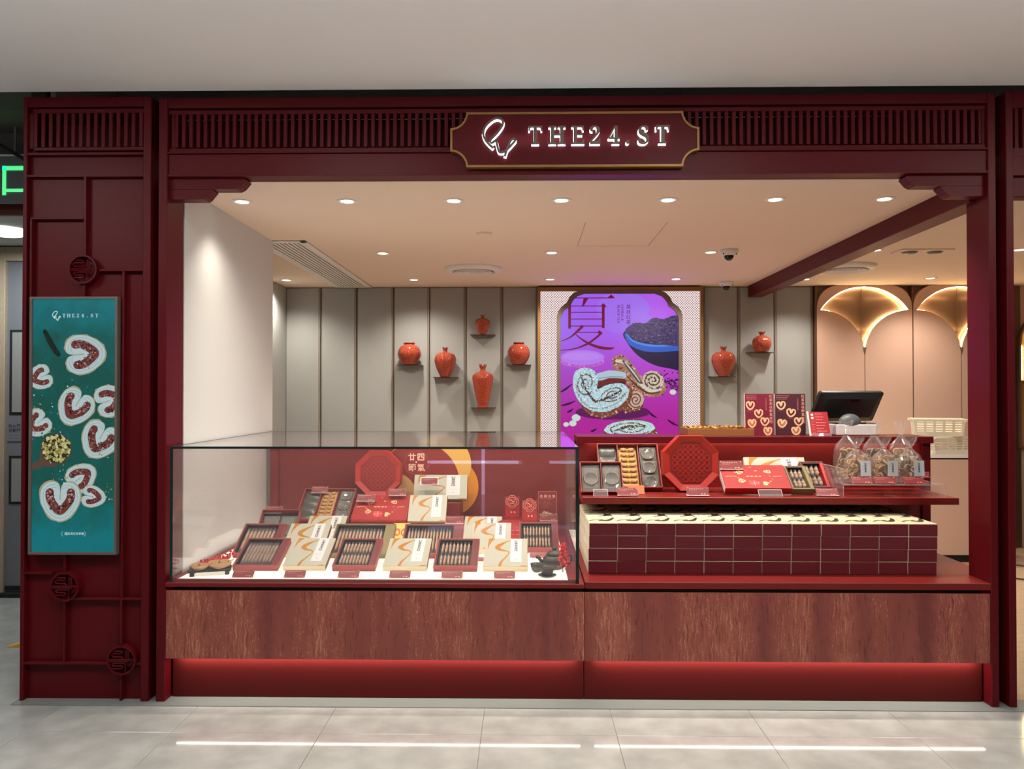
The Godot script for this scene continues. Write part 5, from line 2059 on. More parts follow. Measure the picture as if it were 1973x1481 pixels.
func biscuit_mesh(pitch: float, th: float, thick: float) -> Mesh:
	var key := "b%.3f_%.3f" % [pitch, th]
	if not shared.has(key):
		var st := begin(true)
		var hz := thick * 0.36
		for s in [-1, 1]:
			ball(st, Vector3(0, s * th * 0.17, hz), Vector3(pitch * 0.34, th * 0.2, hz), 10, 6)
		ball(st, Vector3(0, 0, hz * 0.7), Vector3(pitch * 0.3, th * 0.16, hz * 0.6), 8, 5)
		shared[key] = mesh_of(st)
	return shared[key]


func wrapper_mesh(pitch: float, th: float, thick: float) -> Mesh:
	var key := "w%.3f_%.3f" % [pitch, th]
	if not shared.has(key):
		var st := begin()
		var e := []
		for i in 9:
			var y := lerpf(-th * 0.49, th * 0.49, i / 8.0)
			var wd := pitch * 0.44 * (1.0 - pow(absf(i - 4) / 4.4, 4.0)) + 0.0006
			var z := thick * (0.74 if i > 0 and i < 8 else 0.55) + (0.0015 if i % 2 else 0.0)
			e.append([Vector3(-wd, y, thick * 0.12), Vector3(-wd * 0.5, y, z), Vector3(wd * 0.4, y, z + 0.001), Vector3(wd, y, thick * 0.12)])
		for i in 8:
			for j in 3:
				face(st, [e[i][j], e[i][j + 1], e[i + 1][j + 1]], Vector3(j - 1, 0, 1))
				face(st, [e[i][j], e[i + 1][j + 1], e[i + 1][j]], Vector3(j - 1, 0, 1))
		shared[key] = mesh_of(st)
	return shared[key]


func price_card(label: String, at: Vector3, w: float, deg: float, group := "maroon price cards", acrylic := false, turn := 0.0) -> Node3D:
	var t := thing("price_card", label, "price card", at + Vector3(0, 0.003 if acrylic else 0.001, 0), group)
	t.basis = Basis(Vector3.UP, turn) * lean(deg)
	hang("card", printed(w, w * 0.42, 0.002, mat("price"), mat("maroon_card")), null, t).position = Vector3(0, 0.003, 0)
	if acrylic:
		var st := begin()
		bar(st, Vector3(-w / 2 - 0.004, 0, -0.004), Vector3(w / 2 + 0.004, w * 0.42 + 0.007, -0.0024))
		part("clear_holder", st, mat("acrylic"), t)
		st = begin()
		bar(st, Vector3(-w / 2 - 0.004, 0, -0.004), Vector3(w / 2 + 0.004, 0.0028, 0.006), 0.0005)
		part("holder_lip", st, mat("acrylic_edge"), t)
	return t


func case_goods() -> void:
	var y := CT
	# front row, leaning gently
	var w := 0.24
	var l := 0.26
	open_box("open maroon box of wrapped biscuits, first of the front row beside the berry tray", (-1.5523 + -1.3077) / 2, 4.1, y, w, l, 0.034, 23, "maroon", "maroon_rim", 1, 9, "the first open box of the front row", "dark_biscuit")
	closed_box("closed cream box with gold ribbon print, first closed box of the front row", (-1.2828 + -1.0566) / 2, 4.1, y, 0.226, l, 0.034, 23, "swoosh")
	open_box("open maroon box of wrapped biscuits between the two first cream boxes of the front row", (-1.018 + -0.795) / 2, 4.1, y, 0.228, l, 0.034, 23, "maroon", "maroon_rim", 2, 9, "the middle open box of the front row")
	closed_box("closed cream box with gold ribbon print, middle closed box of the front row", (-0.751 + -0.5203) / 2, 4.1, y, 0.232, l, 0.034, 23, "swoosh")
	open_box("open maroon box of wrapped biscuits, last open box of the front row", (-0.4846 + -0.2544) / 2, 4.1, y, 0.232, l, 0.034, 23, "maroon", "maroon_rim", 2, 8, "the last open box of the front row")
	closed_box("closed grey-green box with bright gold ribbon print beside the teapot", (-0.2215 + 0.0109) / 2, 4.1, y, 0.234, l, 0.034, 23, "swoosh")
	# second row
	open_box("small open maroon box of biscuits in the second row behind the first front box", -1.5508, 4.42, y, 0.245, l, 0.034, 31, "maroon", "maroon_rim", 1, 8, "the small open box of the second row")
	closed_box("cream box with gold ribbon print in the second row, in front of another cream box", -1.2782, 4.42, y, 0.238, l, 0.034, 31, "swoosh")
	open_box("wide open olive box of biscuits in the second row", -0.9475, 4.42, y, 0.355, l, 0.034, 31, "olive", "olive", 1, 13, "the wide olive box")
	open_box("wide open maroon box of biscuits in the second row beside the olive box", -0.5406, 4.42, y, 0.35, l, 0.034, 31, "maroon", "maroon_rim", 1, 14, "the wide maroon box")
	closed_box("cream box with gold ribbon print in the second row near the red card tags", -0.2059, 4.55, y, 0.24, l, 0.034, 27, "swoosh")
	closed_box("cream box with gold ribbon print behind the second row beside the red steps", -0.2718, 4.86, y, 0.24, l, 0.03, 25, "swoosh")
	closed_box("cream box with gold ribbon print behind another cream box near the sachet box", -1.2433, 4.7, y, 0.236, l, 0.034, 32, "swoosh")
	open_box("open maroon box of biscuits behind the teapot", 0.0814, 4.596, y, 0.238, l, 0.034, 26, "maroon", "maroon_rim", 2, 9, "the open box behind the teapot")
	sachet_box()
	# assorted box with three columns of packets
	assorted_box("open box of grey and gold packets in three columns inside the glass case", -1.3108, 4.99, CT + 0.1005, 0.345, 0.3, 0.04, 34, "in the glass case", 4)
	# red festive box
	var t := leaning("gift_box", "flat red festive box with gold palace drawing inside the glass case", "gift box", -0.9419, Vector3(0, CT + 0.1005 + 0.032, -1.085), 31)
	hang("lid", printed(0.36, 0.25, 0.034, mat("festive"), mat("vivid_red"), 0.0015), null, t)
	# two cream boxes on the step
	t = closed_box("small cream box with bright gold ribbon beside the flat red festive box", -0.6341, 4.99, CT + 0.1005, 0.245, 0.2, 0.034, 48, "swoosh")
	t = closed_box("wide cream box with bright gold ribbon on the upper red step", -0.5727, 5.23, CT + 0.2105, 0.36, 0.17, 0.05, 66, "swoosh")
	# octagonal box
	octagon_box("red octagonal gift box with embossed lid standing in the glass case", Vector3(-0.9974, 1.0128, -1.34) - Vector3(0, 0.16, 0), 0.157, 0.07, 84.0)
	octagon_stand()
	# yellow sleeve and red half-round card behind the second row
	t = leaning("small_box", "small yellow box with red rings between the two wide open boxes", "box", -0.7666, Vector3(0, CT + 0.03, -0.83), 40)
	var im := canvas(96, 96, rgb8(226, 176, 88))
	for x in [26, 66]:
		dot(im, Vector2(x, 44), 18, rgb8(206, 62, 40))
		dot(im, Vector2(x, 44), 10, rgb8(226, 176, 88))
	small_print(im, Vector2(18, 76), 64, 1, 6, 4, rgb8(180, 90, 50))
	hang("carton", printed(0.1, 0.16, 0.03, paint(im), mat("yellow_box"), 0.001), null, t)
	t = thing("standing_card", "red round-topped card standing behind the cream box near the teapot", "card", Vector3(-0.0957, CT + 0.0005, -1.06))
	var st := begin()
	var arch := PackedVector2Array([Vector2(-0.085, 0), Vector2(0.085, 0)])
	for i in 9:
		arch.append(Vector2(0.05 + cos(PI / 2 * i / 8) * 0.035, 0.1 + sin(PI / 2 * i / 8) * 0.035))
	for i in 9:
		arch.append(Vector2(-0.05 - sin(PI / 2 * i / 8) * 0.035, 0.1 + cos(PI / 2 * i / 8) * 0.035))
	prism(st, arch, -0.002, 0.002)
	part("card", st, mat("vivid_red"), t)
	st = begin()
	for i in 3:
		box(st, Vector3(-0.02 + i * 0.035, 0.07, 0.003), Vector3(0.024, 0.006, 0.002))
		box(st, Vector3(-0.02 + i * 0.035, 0.045, 0.003), Vector3(0.024, 0.005, 0.002))
	part("print", st, mat("orange_card"), t)
	# two hanging-tag cards and a tall sign on the lower step
	for q in [[Vector3(-0.088, 0.7348, -1.38), "red gift card with embossed knot emblem, the one standing farther back"], [Vector3(0.0284, 0.7103, -1.15), "red gift card with embossed knot emblem, the one in front of the tall sign"]]:
		t = thing("gift_card", q[1], "gift card", Vector3(q[0].x, CT + 0.1005, q[0].z if q[0].z < -1.25 else -1.215), "red knot gift cards")
		tag_card(t)
	t = thing("card_sign", "tall dark red sign with two small palmiers at the far end of the glass case", "sign", Vector3(0.1475, CT + 0.1005, -1.3))
	im = canvas(140, 210, rgb8(196, 112, 104))
	im.fill_rect(Rect2i(3, 3, 134, 204), rgb8(130, 36, 40))
	for k in 4:
		glyph(im, ["li", "yuan", "zhi", "qi"][k], Vector2(14 + k * 31, 26), 20, 3, rgb8(226, 170, 150))
	small_print(im, Vector2(20, 54), 100, 1, 8, 3, rgb8(206, 140, 124))
	small_print(im, Vector2(40, 76), 60, 4, 15, 3, rgb8(190, 120, 108))
	palmier(im, Vector2(56, 170), 26, 0.2, rgb8(226, 196, 150), rgb8(190, 150, 100), rgb8(130, 84, 56), 6)
	palmier(im, Vector2(92, 182), 22, 0.9, rgb8(226, 196, 150), rgb8(190, 150, 100), rgb8(130, 84, 56), 6)
	hang("panel", printed(0.125, 0.188, 0.004, paint(im, 0.4), mat("maroon_card")), null, t)
	st = begin()
	bar(st, Vector3(-0.06, 0, -0.04), Vector3(0.06, 0.003, 0.0))
	part("foot", st, mat("acrylic_edge"), t)
	price_card("price card in clear holder at the foot of the tall dark red sign", Vector3(0.1529, CT + 0.1005, -1.215), 0.11, 70, "maroon price cards", true)
	# price cards on the lit floor in front
	var cx = [-1.4416, -1.1761, -0.9005, -0.6388, -0.3725, -0.1053]
	for i in 6:
		price_card("maroon price card lying in front of the front row, %s counting from the berry tray" % ORD[i], Vector3(cx[i], CT + 0.002, -0.05), 0.108, 40)
	price_card("maroon price card lying in front of the open box behind the teapot", Vector3(0.0762, CT + 0.001, -0.56), 0.1, 34)
	price_card("maroon price card glimpsed between the last open box and the grey-green box", Vector3(-0.2438, CT + 0.001, -0.46), 0.07, 34)
	price_card("price card clipped on top of the sachet box in the glass case", Vector3(-1.5866, 0.7926, -0.98), 0.105, 60, "clipped price cards", true)
	price_card("price card clipped on top of the three-column box in the glass case", Vector3(-1.3783, 0.8791, -1.3), 0.105, 62, "clipped price cards", true)
	price_card("price card clipped to the near corner of the flat red festive box", Vector3(-1.0472, 0.8383, -1.2), 0.115, 60, "clipped price cards", true)
	price_card("price card clipped to the far corner of the flat red festive box", Vector3(-0.8472, 0.8695, -1.25), 0.11, 64, "clipped price cards", true)
	price_card("price card clipped on top of the wide cream box on the upper step", Vector3(-0.6405, 0.9373, -1.29), 0.11, 70, "clipped price cards", true)
	price_card("price card clipped above the wide open maroon box", Vector3(-0.4254, 0.7677, -0.76), 0.105, 60, "clipped price cards", true)
	tea_set()
	berry_tray()


func sachet_box() -> void:
	var deg := 45.0
	var t := leaning("open_gift_box", "open maroon box holding clear-wrapped round sachets in the third row", "gift box", -1.5277, Vector3(0, CT + 0.03, 3.9 - 4.68), deg)
	tray_shell(t, 0.24, 0.26, 0.04, "maroon", "maroon_rim")
	for i in 2:
		var p := thing("wrapped_sachet", "clear-wrapped round tea biscuit, %s of the box in the third row" % ["first", "second"][i], "sachet", Vector3.ZERO, "sachets in the third row box")
		p.transform = t.transform * Transform3D(Basis(), Vector3(-0.055 + i * 0.11, 0.13, -0.036))
		sachet(p, 0.1, 0.2, "grey_sachet")


func tray_shell(t: Node3D, w: float, l: float, thick: float, shell: String, rim: String, cols := 1) -> void:
	var st := begin()
	bar(st, Vector3(-w / 2, 0, -thick), Vector3(w / 2, l, -thick + 0.003), 0.001)
	part("base", st, mat(shell), t)
	st = begin()
	bar(st, Vector3(-w / 2 + 0.005, 0.005, -thick + 0.003), Vector3(w / 2 - 0.005, l - 0.005, -thick + 0.0036))
	part("dark_liner", st, mat("dark_tray"), t)
	st = begin()
	var e := 0.005
	for q in [[Vector3(-w / 2, 0, -thick + 0.003), Vector3(w / 2, e, 0)], [Vector3(-w / 2, l - e, -thick + 0.003), Vector3(w / 2, l, 0)], [Vector3(-w / 2, e, -thick + 0.003), Vector3(-w / 2 + e, l - e, 0)], [Vector3(w / 2 - e, e, -thick + 0.003), Vector3(w / 2, l - e, 0)]]:
		bar(st, q[0], q[1], 0.0008)
	part("rim", st, mat(rim), t)
	for c in range(1, cols):
		st = begin()
		var x := -w / 2 + w * c / cols
		bar(st, Vector3(x - 0.0015, e, -thick + 0.004), Vector3(x + 0.0015, l - e, -0.004))
		part("divider", st, mat(rim), t)


func sachet(p: Node3D, w: float, h: float, m: String) -> void:
	var st := begin()
	box(st, Vector3(0, 0, 0.004), Vector3(w, h, 0.006), 0.002)
	part("backing", st, mat(m), p)
	st = begin(true)
	lathe(st, [Vector2(0.0, 0.006), Vector2(w * 0.3, 0.007), Vector2(w * 0.37, 0.012), Vector2(w * 0.4, 0.011), Vector2(w * 0.42, 0.004)], 24, Transform3D(Basis(Vector3(1, 0, 0), Vector3(0, 0, 1), Vector3(0, -1, 0)), Vector3(0, -h * 0.02, 0.004)))
	part("round_cake", st, mat("clay"), p)
	st = begin(true)
	var pts := []
	for i in 28:
		pts.append(Vector3(cos(TAU * i / 28) * w * 0.36, -h * 0.02 + sin(TAU * i / 28) * w * 0.36, 0.016))
	tube(st, pts, w * 0.01, 5, true)
	part("gold_ring", st, mat("gold_foil"), p)
	st = begin()
	crumple(st, w * 0.98, h * 0.98, 0.02, 7, 9)
	part("wrapper", st, mat("film"), p)


# a crinkled sheet of clear film
func crumple(st: SurfaceTool, w: float, h: float, z: float, nx: int, ny: int) -> void:
	var g := []
	for j in ny + 1:
		var row := []
		for i in nx + 1:
			var edge := i == 0 or j == 0 or i == nx or j == ny
			row.append(Vector3(lerpf(-w / 2, w / 2, float(i) / nx), lerpf(-h / 2, h / 2, float(j) / ny), 0.008 if edge else z + rng.randf_range(-0.0025, 0.0025)))
		g.append(row)
	for j in ny:
		for i in nx:
			face(st, [g[j][i], g[j][i + 1], g[j + 1][i + 1]], Vector3(0, 0, 1))
			face(st, [g[j][i], g[j + 1][i + 1], g[j + 1][i]], Vector3(0, 0, 1))


# a foil packet with pinched ends
func packet(p: Node3D, w: float, h: float, m: String, thick: float) -> void:
	var st := begin(true)
	var nx := 8
	var ny := 4
	var g := []
	for j in ny + 1:
		var row := []
		for i in nx + 1:
			var u := float(i) / nx
			var v := float(j) / ny
			row.append(Vector3((u - 0.5) * w, (v - 0.5) * h, 0.0015 + thick * pow(sin(PI * u), 0.5) * sin(PI * v) + rng.randf_range(0, 0.002)))
		g.append(row)
	for j in ny:
		for i in nx:
			face(st, [g[j][i], g[j][i + 1], g[j + 1][i + 1]], Vector3(0, 0, 1))
			face(st, [g[j][i], g[j + 1][i + 1], g[j + 1][i]], Vector3(0, 0, 1))
	part("foil", st, mat(m), p)
	for s in [-1, 1]:
		st = begin()
		box(st, Vector3(s * w * 0.47, 0, 0.003), Vector3(w * 0.07, h * 0.96, 0.0015), 0.0003)
		part("crimped_end", st, mat(m), p)


func assorted_box(label: String, x: float, d: float, y: float, w: float, l: float, thick: float, deg: float, where: String, rows: int) -> void:
	var t := leaning("open_gift_box", label, "gift box", x, Vector3(0, y + thick * cos(deg_to_rad(deg)) + 0.0005, 3.9 - d), deg)
	tray_shell(t, w, l, thick, "maroon", "maroon_rim", 3)
	var cw := (w - 0.016) / 3
	for c in 3:
		var count: int = [rows, rows * 2, rows - 1][c]
		for r in count:
			var ph := (l - 0.014) / count
			var said := "%s packet from the foot, %s column, three-column box %s" % [ORD[r], ["grey first", "gold middle", "clear last"][c], where]
			var p := thing("foil_packet", said, "packet", Vector3.ZERO, "packets of the three-column box " + where)
			p.transform = t.transform * Transform3D(Basis(Vector3.RIGHT, 0.12), Vector3((c - 1) * w / 3.0, 0.007 + ph * (r + 0.5), -thick + 0.009))
			if c == 2:
				sachet(p, cw - 0.014, ph * 0.95, "grey_sachet")
				continue
			packet(p, cw - 0.013, ph * 0.97, ["grey_sachet", "gold_foil"][c], 0.012 if c == 0 else 0.008)
			if c == 1:
				var st := begin(true)
				for k in [-1, 1]:
					ball(st, Vector3(k * cw * 0.2, 0, 0.009), Vector3(cw * 0.17, ph * 0.36, 0.007), 10, 5)
				part("biscuit", st, mat("biscuit"), p)


func octagon_box(label: String, at: Vector3, r: float, depth: float, deg: float) -> void:
	var t := thing("octagonal_box", label, "gift box", at)
	t.basis = lean(deg)
	var oc := func(q: float) -> PackedVector2Array:
		var p := octagon(q)
		for i in p.size():
			p[i].y += r
		return p
	var st := begin()
	prism(st, oc.call(r), -depth, -0.02)
	part("case", st, mat("octagon_red"), t)
	var lid := Node3D.new()
	lid.name = "lid"
	t.add_child(lid)
	st = begin()
	var a: PackedVector2Array = oc.call(r)
	var b: PackedVector2Array = oc.call(r * 0.97)
	var c: PackedVector2Array = oc.call(r * 0.76)
	for i in 8:
		var j := (i + 1) % 8
		face(st, [Vector3(a[i].x, a[i].y, -0.02), Vector3(a[j].x, a[j].y, -0.02), Vector3(b[j].x, b[j].y, 0.0), Vector3(b[i].x, b[i].y, 0.0)], Vector3(b[i].x + b[j].x, b[i].y + b[j].y - 2 * r, 0.5))
		face(st, [Vector3(b[i].x, b[i].y, 0), Vector3(b[j].x, b[j].y, 0), Vector3(c[j].x, c[j].y, -0.011), Vector3(c[i].x, c[i].y, -0.011)], Vector3(0, 0, 1))
	part("chamfered_rim", st, mat("octagon_red"), lid)
	st = begin()
	prism(st, c, -0.019, -0.011)
	part("sunken_panel", st, mat("octagon_deep"), lid)
	st = begin()
	var step := r * 1.36 / 7.0
	for gy in 7:
		for gx in 7:
			var cen := Vector2((gx - 3) * step, (gy - 3) * step)
			if absf(cen.x) + absf(cen.y) > r * 0.9:
				continue
			var pts := []
			for k in 10:
				pts.append(Vector3(cen.x + cos(TAU * k / 10) * step * 0.44, r + cen.y + sin(TAU * k / 10) * step * 0.44, -0.0108))
			tube(st, pts, 0.0028, 4, true)
	part("embossed_lattice", st, mat("octagon_red"), lid, "stuff")


func octagon_stand() -> void:
	var t := thing("plate_stand", "small red stand under the octagonal box in the glass case", "stand", Vector3(-1.0061, CT + 0.2115, -1.39))
	var st := begin()
	var top := 1.0128 - 0.16 - CT - 0.2115 - 0.009
	bar(st, Vector3(-0.07, 0, -0.03), Vector3(0.07, maxf(top, 0.004), 0.035), 0.001)
	part("block", st, mat("octagon_deep"), t)


func tag_card(t: Node3D) -> void:
	var im := canvas(96, 140, rgb8(172, 30, 28))
	im.fill_rect(Rect2i(0, 0, 96, 40), rgb8(140, 56, 52))
	for x in [36, 58]:
		brush(im, [[x, 100, 6], [x + 8, 104, 6]], rgb8(236, 190, 170))
		brush(im, [[x + 4, 97, 4], [x + 4, 108, 4]], rgb8(236, 190, 170))
	small_print(im, Vector2(30, 86), 34, 1, 6, 2, rgb8(226, 150, 130))
	hang("card", printed(0.098, 0.14, 0.006, paint(im, 0.45), mat("vivid_red"), 0.001), null, t)
	var st := begin()
	var p := PackedVector2Array()
	for i in 48:
		var a := TAU * i / 48
		var r := 0.033 + 0.009 * absf(cos(2 * a)) + 0.003 * absf(sin(4 * a))
		p.append(Vector2(cos(a) * r, 0.108 + sin(a) * r))
	prism(st, p, 0.0008, 0.005)
	part("emblem_plate", st, mat("vivid_red"), t)
	for f in [1.0, 0.7]:
		st = begin()
		var pts := []
		for v in p:
			pts.append(Vector3(v.x * f, 0.108 + (v.y - 0.108) * f, 0.0055))
		tube(st, pts, 0.0019, 4, true)
		part("embossed_line", st, mat("pale_line"), t)
	st = begin()
	tube(st, [Vector3(-0.018, 0.115, 0.006), Vector3(-0.006, 0.12, 0.006), Vector3(0.004, 0.106, 0.006), Vector3(0.016, 0.112, 0.006)], 0.003, 5)
	tube(st, [Vector3(-0.016, 0.1, 0.006), Vector3(0.0, 0.096, 0.006), Vector3(0.014, 0.1, 0.006)], 0.002, 5)
	part("knot", st, mat("pale_line"), t)


func tea_set() -> void:
	var t := thing("teapot", "small dark clay teapot with lid beside the red berry sprig", "teapot", Vector3(0.1566, CT + 0.0005, -0.3))
	t.rotation.y = 0.25
	var st := begin(true)
	lathe(st, [Vector2(0.0, 0.0), Vector2(0.04, 0.0), Vector2(0.058, 0.012), Vector2(0.068, 0.035), Vector2(0.06, 0.06), Vector2(0.042, 0.072), Vector2(0.038, 0.075)], 32)
	part("body", st, mat("clay"), t)
	st = begin(true)
	lathe(st, [Vector2(0.044, 0.074), Vector2(0.044, 0.079), Vector2(0.034, 0.09), Vector2(0.014, 0.097), Vector2(0.01, 0.1), Vector2(0.014, 0.106), Vector2(0.012, 0.113), Vector2(0.0, 0.115)], 28)
	part("lid", st, mat("clay"), t)
	st = begin(true)
	tube(st, [Vector3(-0.055, 0.03, 0), Vector3(-0.075, 0.045, 0), Vector3(-0.088, 0.063, 0), Vector3(-0.1, 0.068, 0)], 0.01, 8)
	part("spout", st, mat("clay"), t)
	st = begin(true)
	tube(st, [Vector3(0.055, 0.058, 0), Vector3(0.078, 0.07, 0), Vector3(0.095, 0.062, 0), Vector3(0.096, 0.04, 0), Vector3(0.08, 0.022, 0), Vector3(0.06, 0.022, 0)], 0.006, 8)
	part("handle", st, mat("clay"), t)
	for q in [[0.0625, -0.22, "dark clay tea cup standing directly on the lit case floor", false], [0.113, -0.115, "dark clay tea cup standing on a saucer", true]]:
		var y := CT + 0.0005
		if q[3]:
			var s := thing("saucer", "round dark clay saucer under the nearer tea cup", "saucer", Vector3(q[0], y, q[1]))
			st = begin(true)
			lathe(st, [Vector2(0.0, 0.0), Vector2(0.03, 0.0), Vector2(0.047, 0.008), Vector2(0.048, 0.01), Vector2(0.03, 0.005), Vector2(0.0, 0.004)], 30)
			part("dish", st, mat("clay"), s)
			y += 0.0045
		t = thing("tea_cup", q[2], "cup", Vector3(q[0], y, q[1]), "clay tea cups")
		st = begin(true)
		lathe(st, [Vector2(0.0, 0.0), Vector2(0.018, 0.0), Vector2(0.028, 0.01), Vector2(0.034, 0.03), Vector2(0.036, 0.044), Vector2(0.033, 0.044), Vector2(0.03, 0.03), Vector2(0.02, 0.01), Vector2(0.0, 0.008)], 28)
		part("bowl", st, mat("clay"), t)
		st = begin(true)
		lathe(st, [Vector2(0.0, 0.034), Vector2(0.031, 0.034)], 24)
		part("tea", st, mat("camera_black"), t)
	sprig("dense sprig of glossy red berries lying against the dark teapot", Vector3(0.194, 0.6332, -0.16), Vector3(0.008, 0.11, -0.05), 80, 0.022)


func sprig(label: String, foot: Vector3, dirn: Vector3, n: int, wide: float) -> void:
	var t := thing("berry_sprig", label, "berries", Vector3(foot.x, CT + 0.012, foot.z))
	var st := begin(true)
	var pts := []
	for i in 7:
		pts.append(dirn * (i / 6.0) + Vector3(0, sin(i * 0.9) * 0.004, 0))
	tube(st, pts, 0.0022, 5)
	for i in 7:
		var a := i * 2.1
		tube(st, [dirn * (i / 7.0), dirn * (i / 7.0 + 0.1) + Vector3(cos(a), 0.6 + 0.4 * sin(a), sin(a) * 0.5) * wide * 0.8], 0.0012, 4)
	part("stem", st, mat("twig"), t)
	st = begin(true)
	for i in n:
		var u := rng.randf_range(0.12, 1.02)
		var o := Vector3(rng.randfn(0, 0.5), absf(rng.randfn(0, 0.5)) + 0.3, rng.randfn(0, 0.5)) * wide
		ball(st, dirn * u + o + Vector3(0, 0.003, 0), Vector3.ONE * rng.randf_range(0.0055, 0.0078), 8, 5)
	part("berries", st, mat("berry"), t, "stuff")


func berry_tray() -> void:
	var c := Vector3(-1.6415, CT + 0.0005, -0.14)
	var b := Basis(Vector3.UP, 0.32)
	var t := thing("wooden_tray", "small black footed wooden tray with two palmiers in the front corner of the case", "tray", c)
	t.basis = b
	var st := begin()
	box(st, Vector3(0, 0.026, 0), Vector3(0.21, 0.012, 0.1), 0.003)
	part("board", st, mat("black_wood"), t)
	for sx in [-1, 1]:
		for sz in [-1, 1]:
			st = begin()
			box(st, Vector3(sx * 0.085, 0.01, sz * 0.036), Vector3(0.022, 0.02, 0.014), 0.002)
			part("foot", st, mat("black_wood"), t)
	for q in [[-0.052, 0.012, 0.042, "smaller palmier biscuit on the black tray"], [0.045, -0.008, 0.056, "larger palmier biscuit on the black tray"]]:
		var p := thing("palmier", q[3], "biscuit", c + b * Vector3(q[0], 0.038, q[1]))
		p.basis = b * Basis(Vector3.RIGHT, 0.12)
		palmier_solid(p, q[2])
	sprig("long sprig of glossy red berries lying across the black tray", Vector3(-1.7437, 0, -0.2), Vector3(0.17, 0.035, -0.09), 80, 0.028)


func palmier_solid(p: Node3D, s: float) -> void:
	var st := begin(true)
	for f in [1.0, 0.66, 0.34]:
		var pts := []
		var hs := heart_shape(Vector2.ZERO, s * f, 0)
		for v in hs:
			pts.append(Vector3(v.x, s * 0.16, v.y))
		tube(st, pts, s * 0.17, 6, true, 1.0)
	part("rolled_pastry", st, mat("biscuit"), p)


# ---------------------------------------------------------------- stacked boxes
func stacked_boxes() -> void:
	var x0 := 0.3291
	var x1 := 2.1353
	var pw := (x1 - x0) / 12.0
	var w := pw - 0.002
	var h := 0.0655
	var l := 0.342
	var st := begin()
	box(st, Vector3(0, h / 2, -l / 2), Vector3(w, h - 0.0006, l), 0.0015)
	st.generate_normals()
	st.set_material(mat("cream_side"))
	var am := st.commit()
	am = sheet(am, [Vector3(-w / 2 + 0.001, h + 0.0002, -0.001), Vector3(w / 2 - 0.001, h + 0.0002, -0.001), Vector3(w / 2 - 0.001, h + 0.0002, -l + 0.001), Vector3(-w / 2 + 0.001, h + 0.0002, -l + 0.001)], mat("stack_top"))
	am = sheet(am, [Vector3(-w / 2 - 0.0002, 0.001, -l + 0.001), Vector3(-w / 2 - 0.0002, 0.001, -0.001), Vector3(-w / 2 - 0.0002, h - 0.001, -0.001), Vector3(-w / 2 - 0.0002, h - 0.001, -l + 0.001)], mat("stack_side"))
	st = begin()
	box(st, Vector3(0, h / 2, -0.004), Vector3(w - 0.0026, h - 0.0034, 0.012), 0.0012)
	var dm := mesh_of(st)
	var layer = ["bottom", "second", "third", "top"]
	for row in 2:
		for c in 12:
			for k in 4:
				if row == 1 and k < 3 and c > 0:
					continue
				var said := "cream gift box with maroon end, %s layer, %s column from the glass case" % [layer[k], ORD[c]]
				if row == 1:
					said = "rear-row cream gift box under the shelf, %s layer, %s column from the glass case" % [layer[k], ORD[c]]
				var t := thing("stacked_box", said, "gift box", Vector3(x0 + pw * (c + 0.5) + k * 0.0022 * (1 if c > 5 else 0.6) + rng.randf_range(-0.0012, 0.0012), CT + 0.0008 + h * k, -0.187 - row * 0.35 + rng.randf_range(-0.003, 0.003)), "stacked maroon-ended gift boxes")
				t.rotation.y = rng.randf_range(-0.003, 0.003)
				hang("sleeve", am, null, t)
				hang("drawer", dm, mat("maroon"), t)
	# plain block of packed cartons under the rear top layer
	var t := thing("carton", "plain cream carton filling the stack behind the front boxes", "carton", Vector3(x0 + pw + 0.004, CT + 0.0008, -0.54))
	st = begin()
	bar(st, Vector3(0, 0, -l), Vector3(x1 - x0 - pw - 0.01, h * 3 - 0.001, -0.004), 0.002)
	part("body", st, mat("cream_side"), t)


# ---------------------------------------------------------------- upper shelf of the second counter
const SH = 0.97
const RT = 1.286


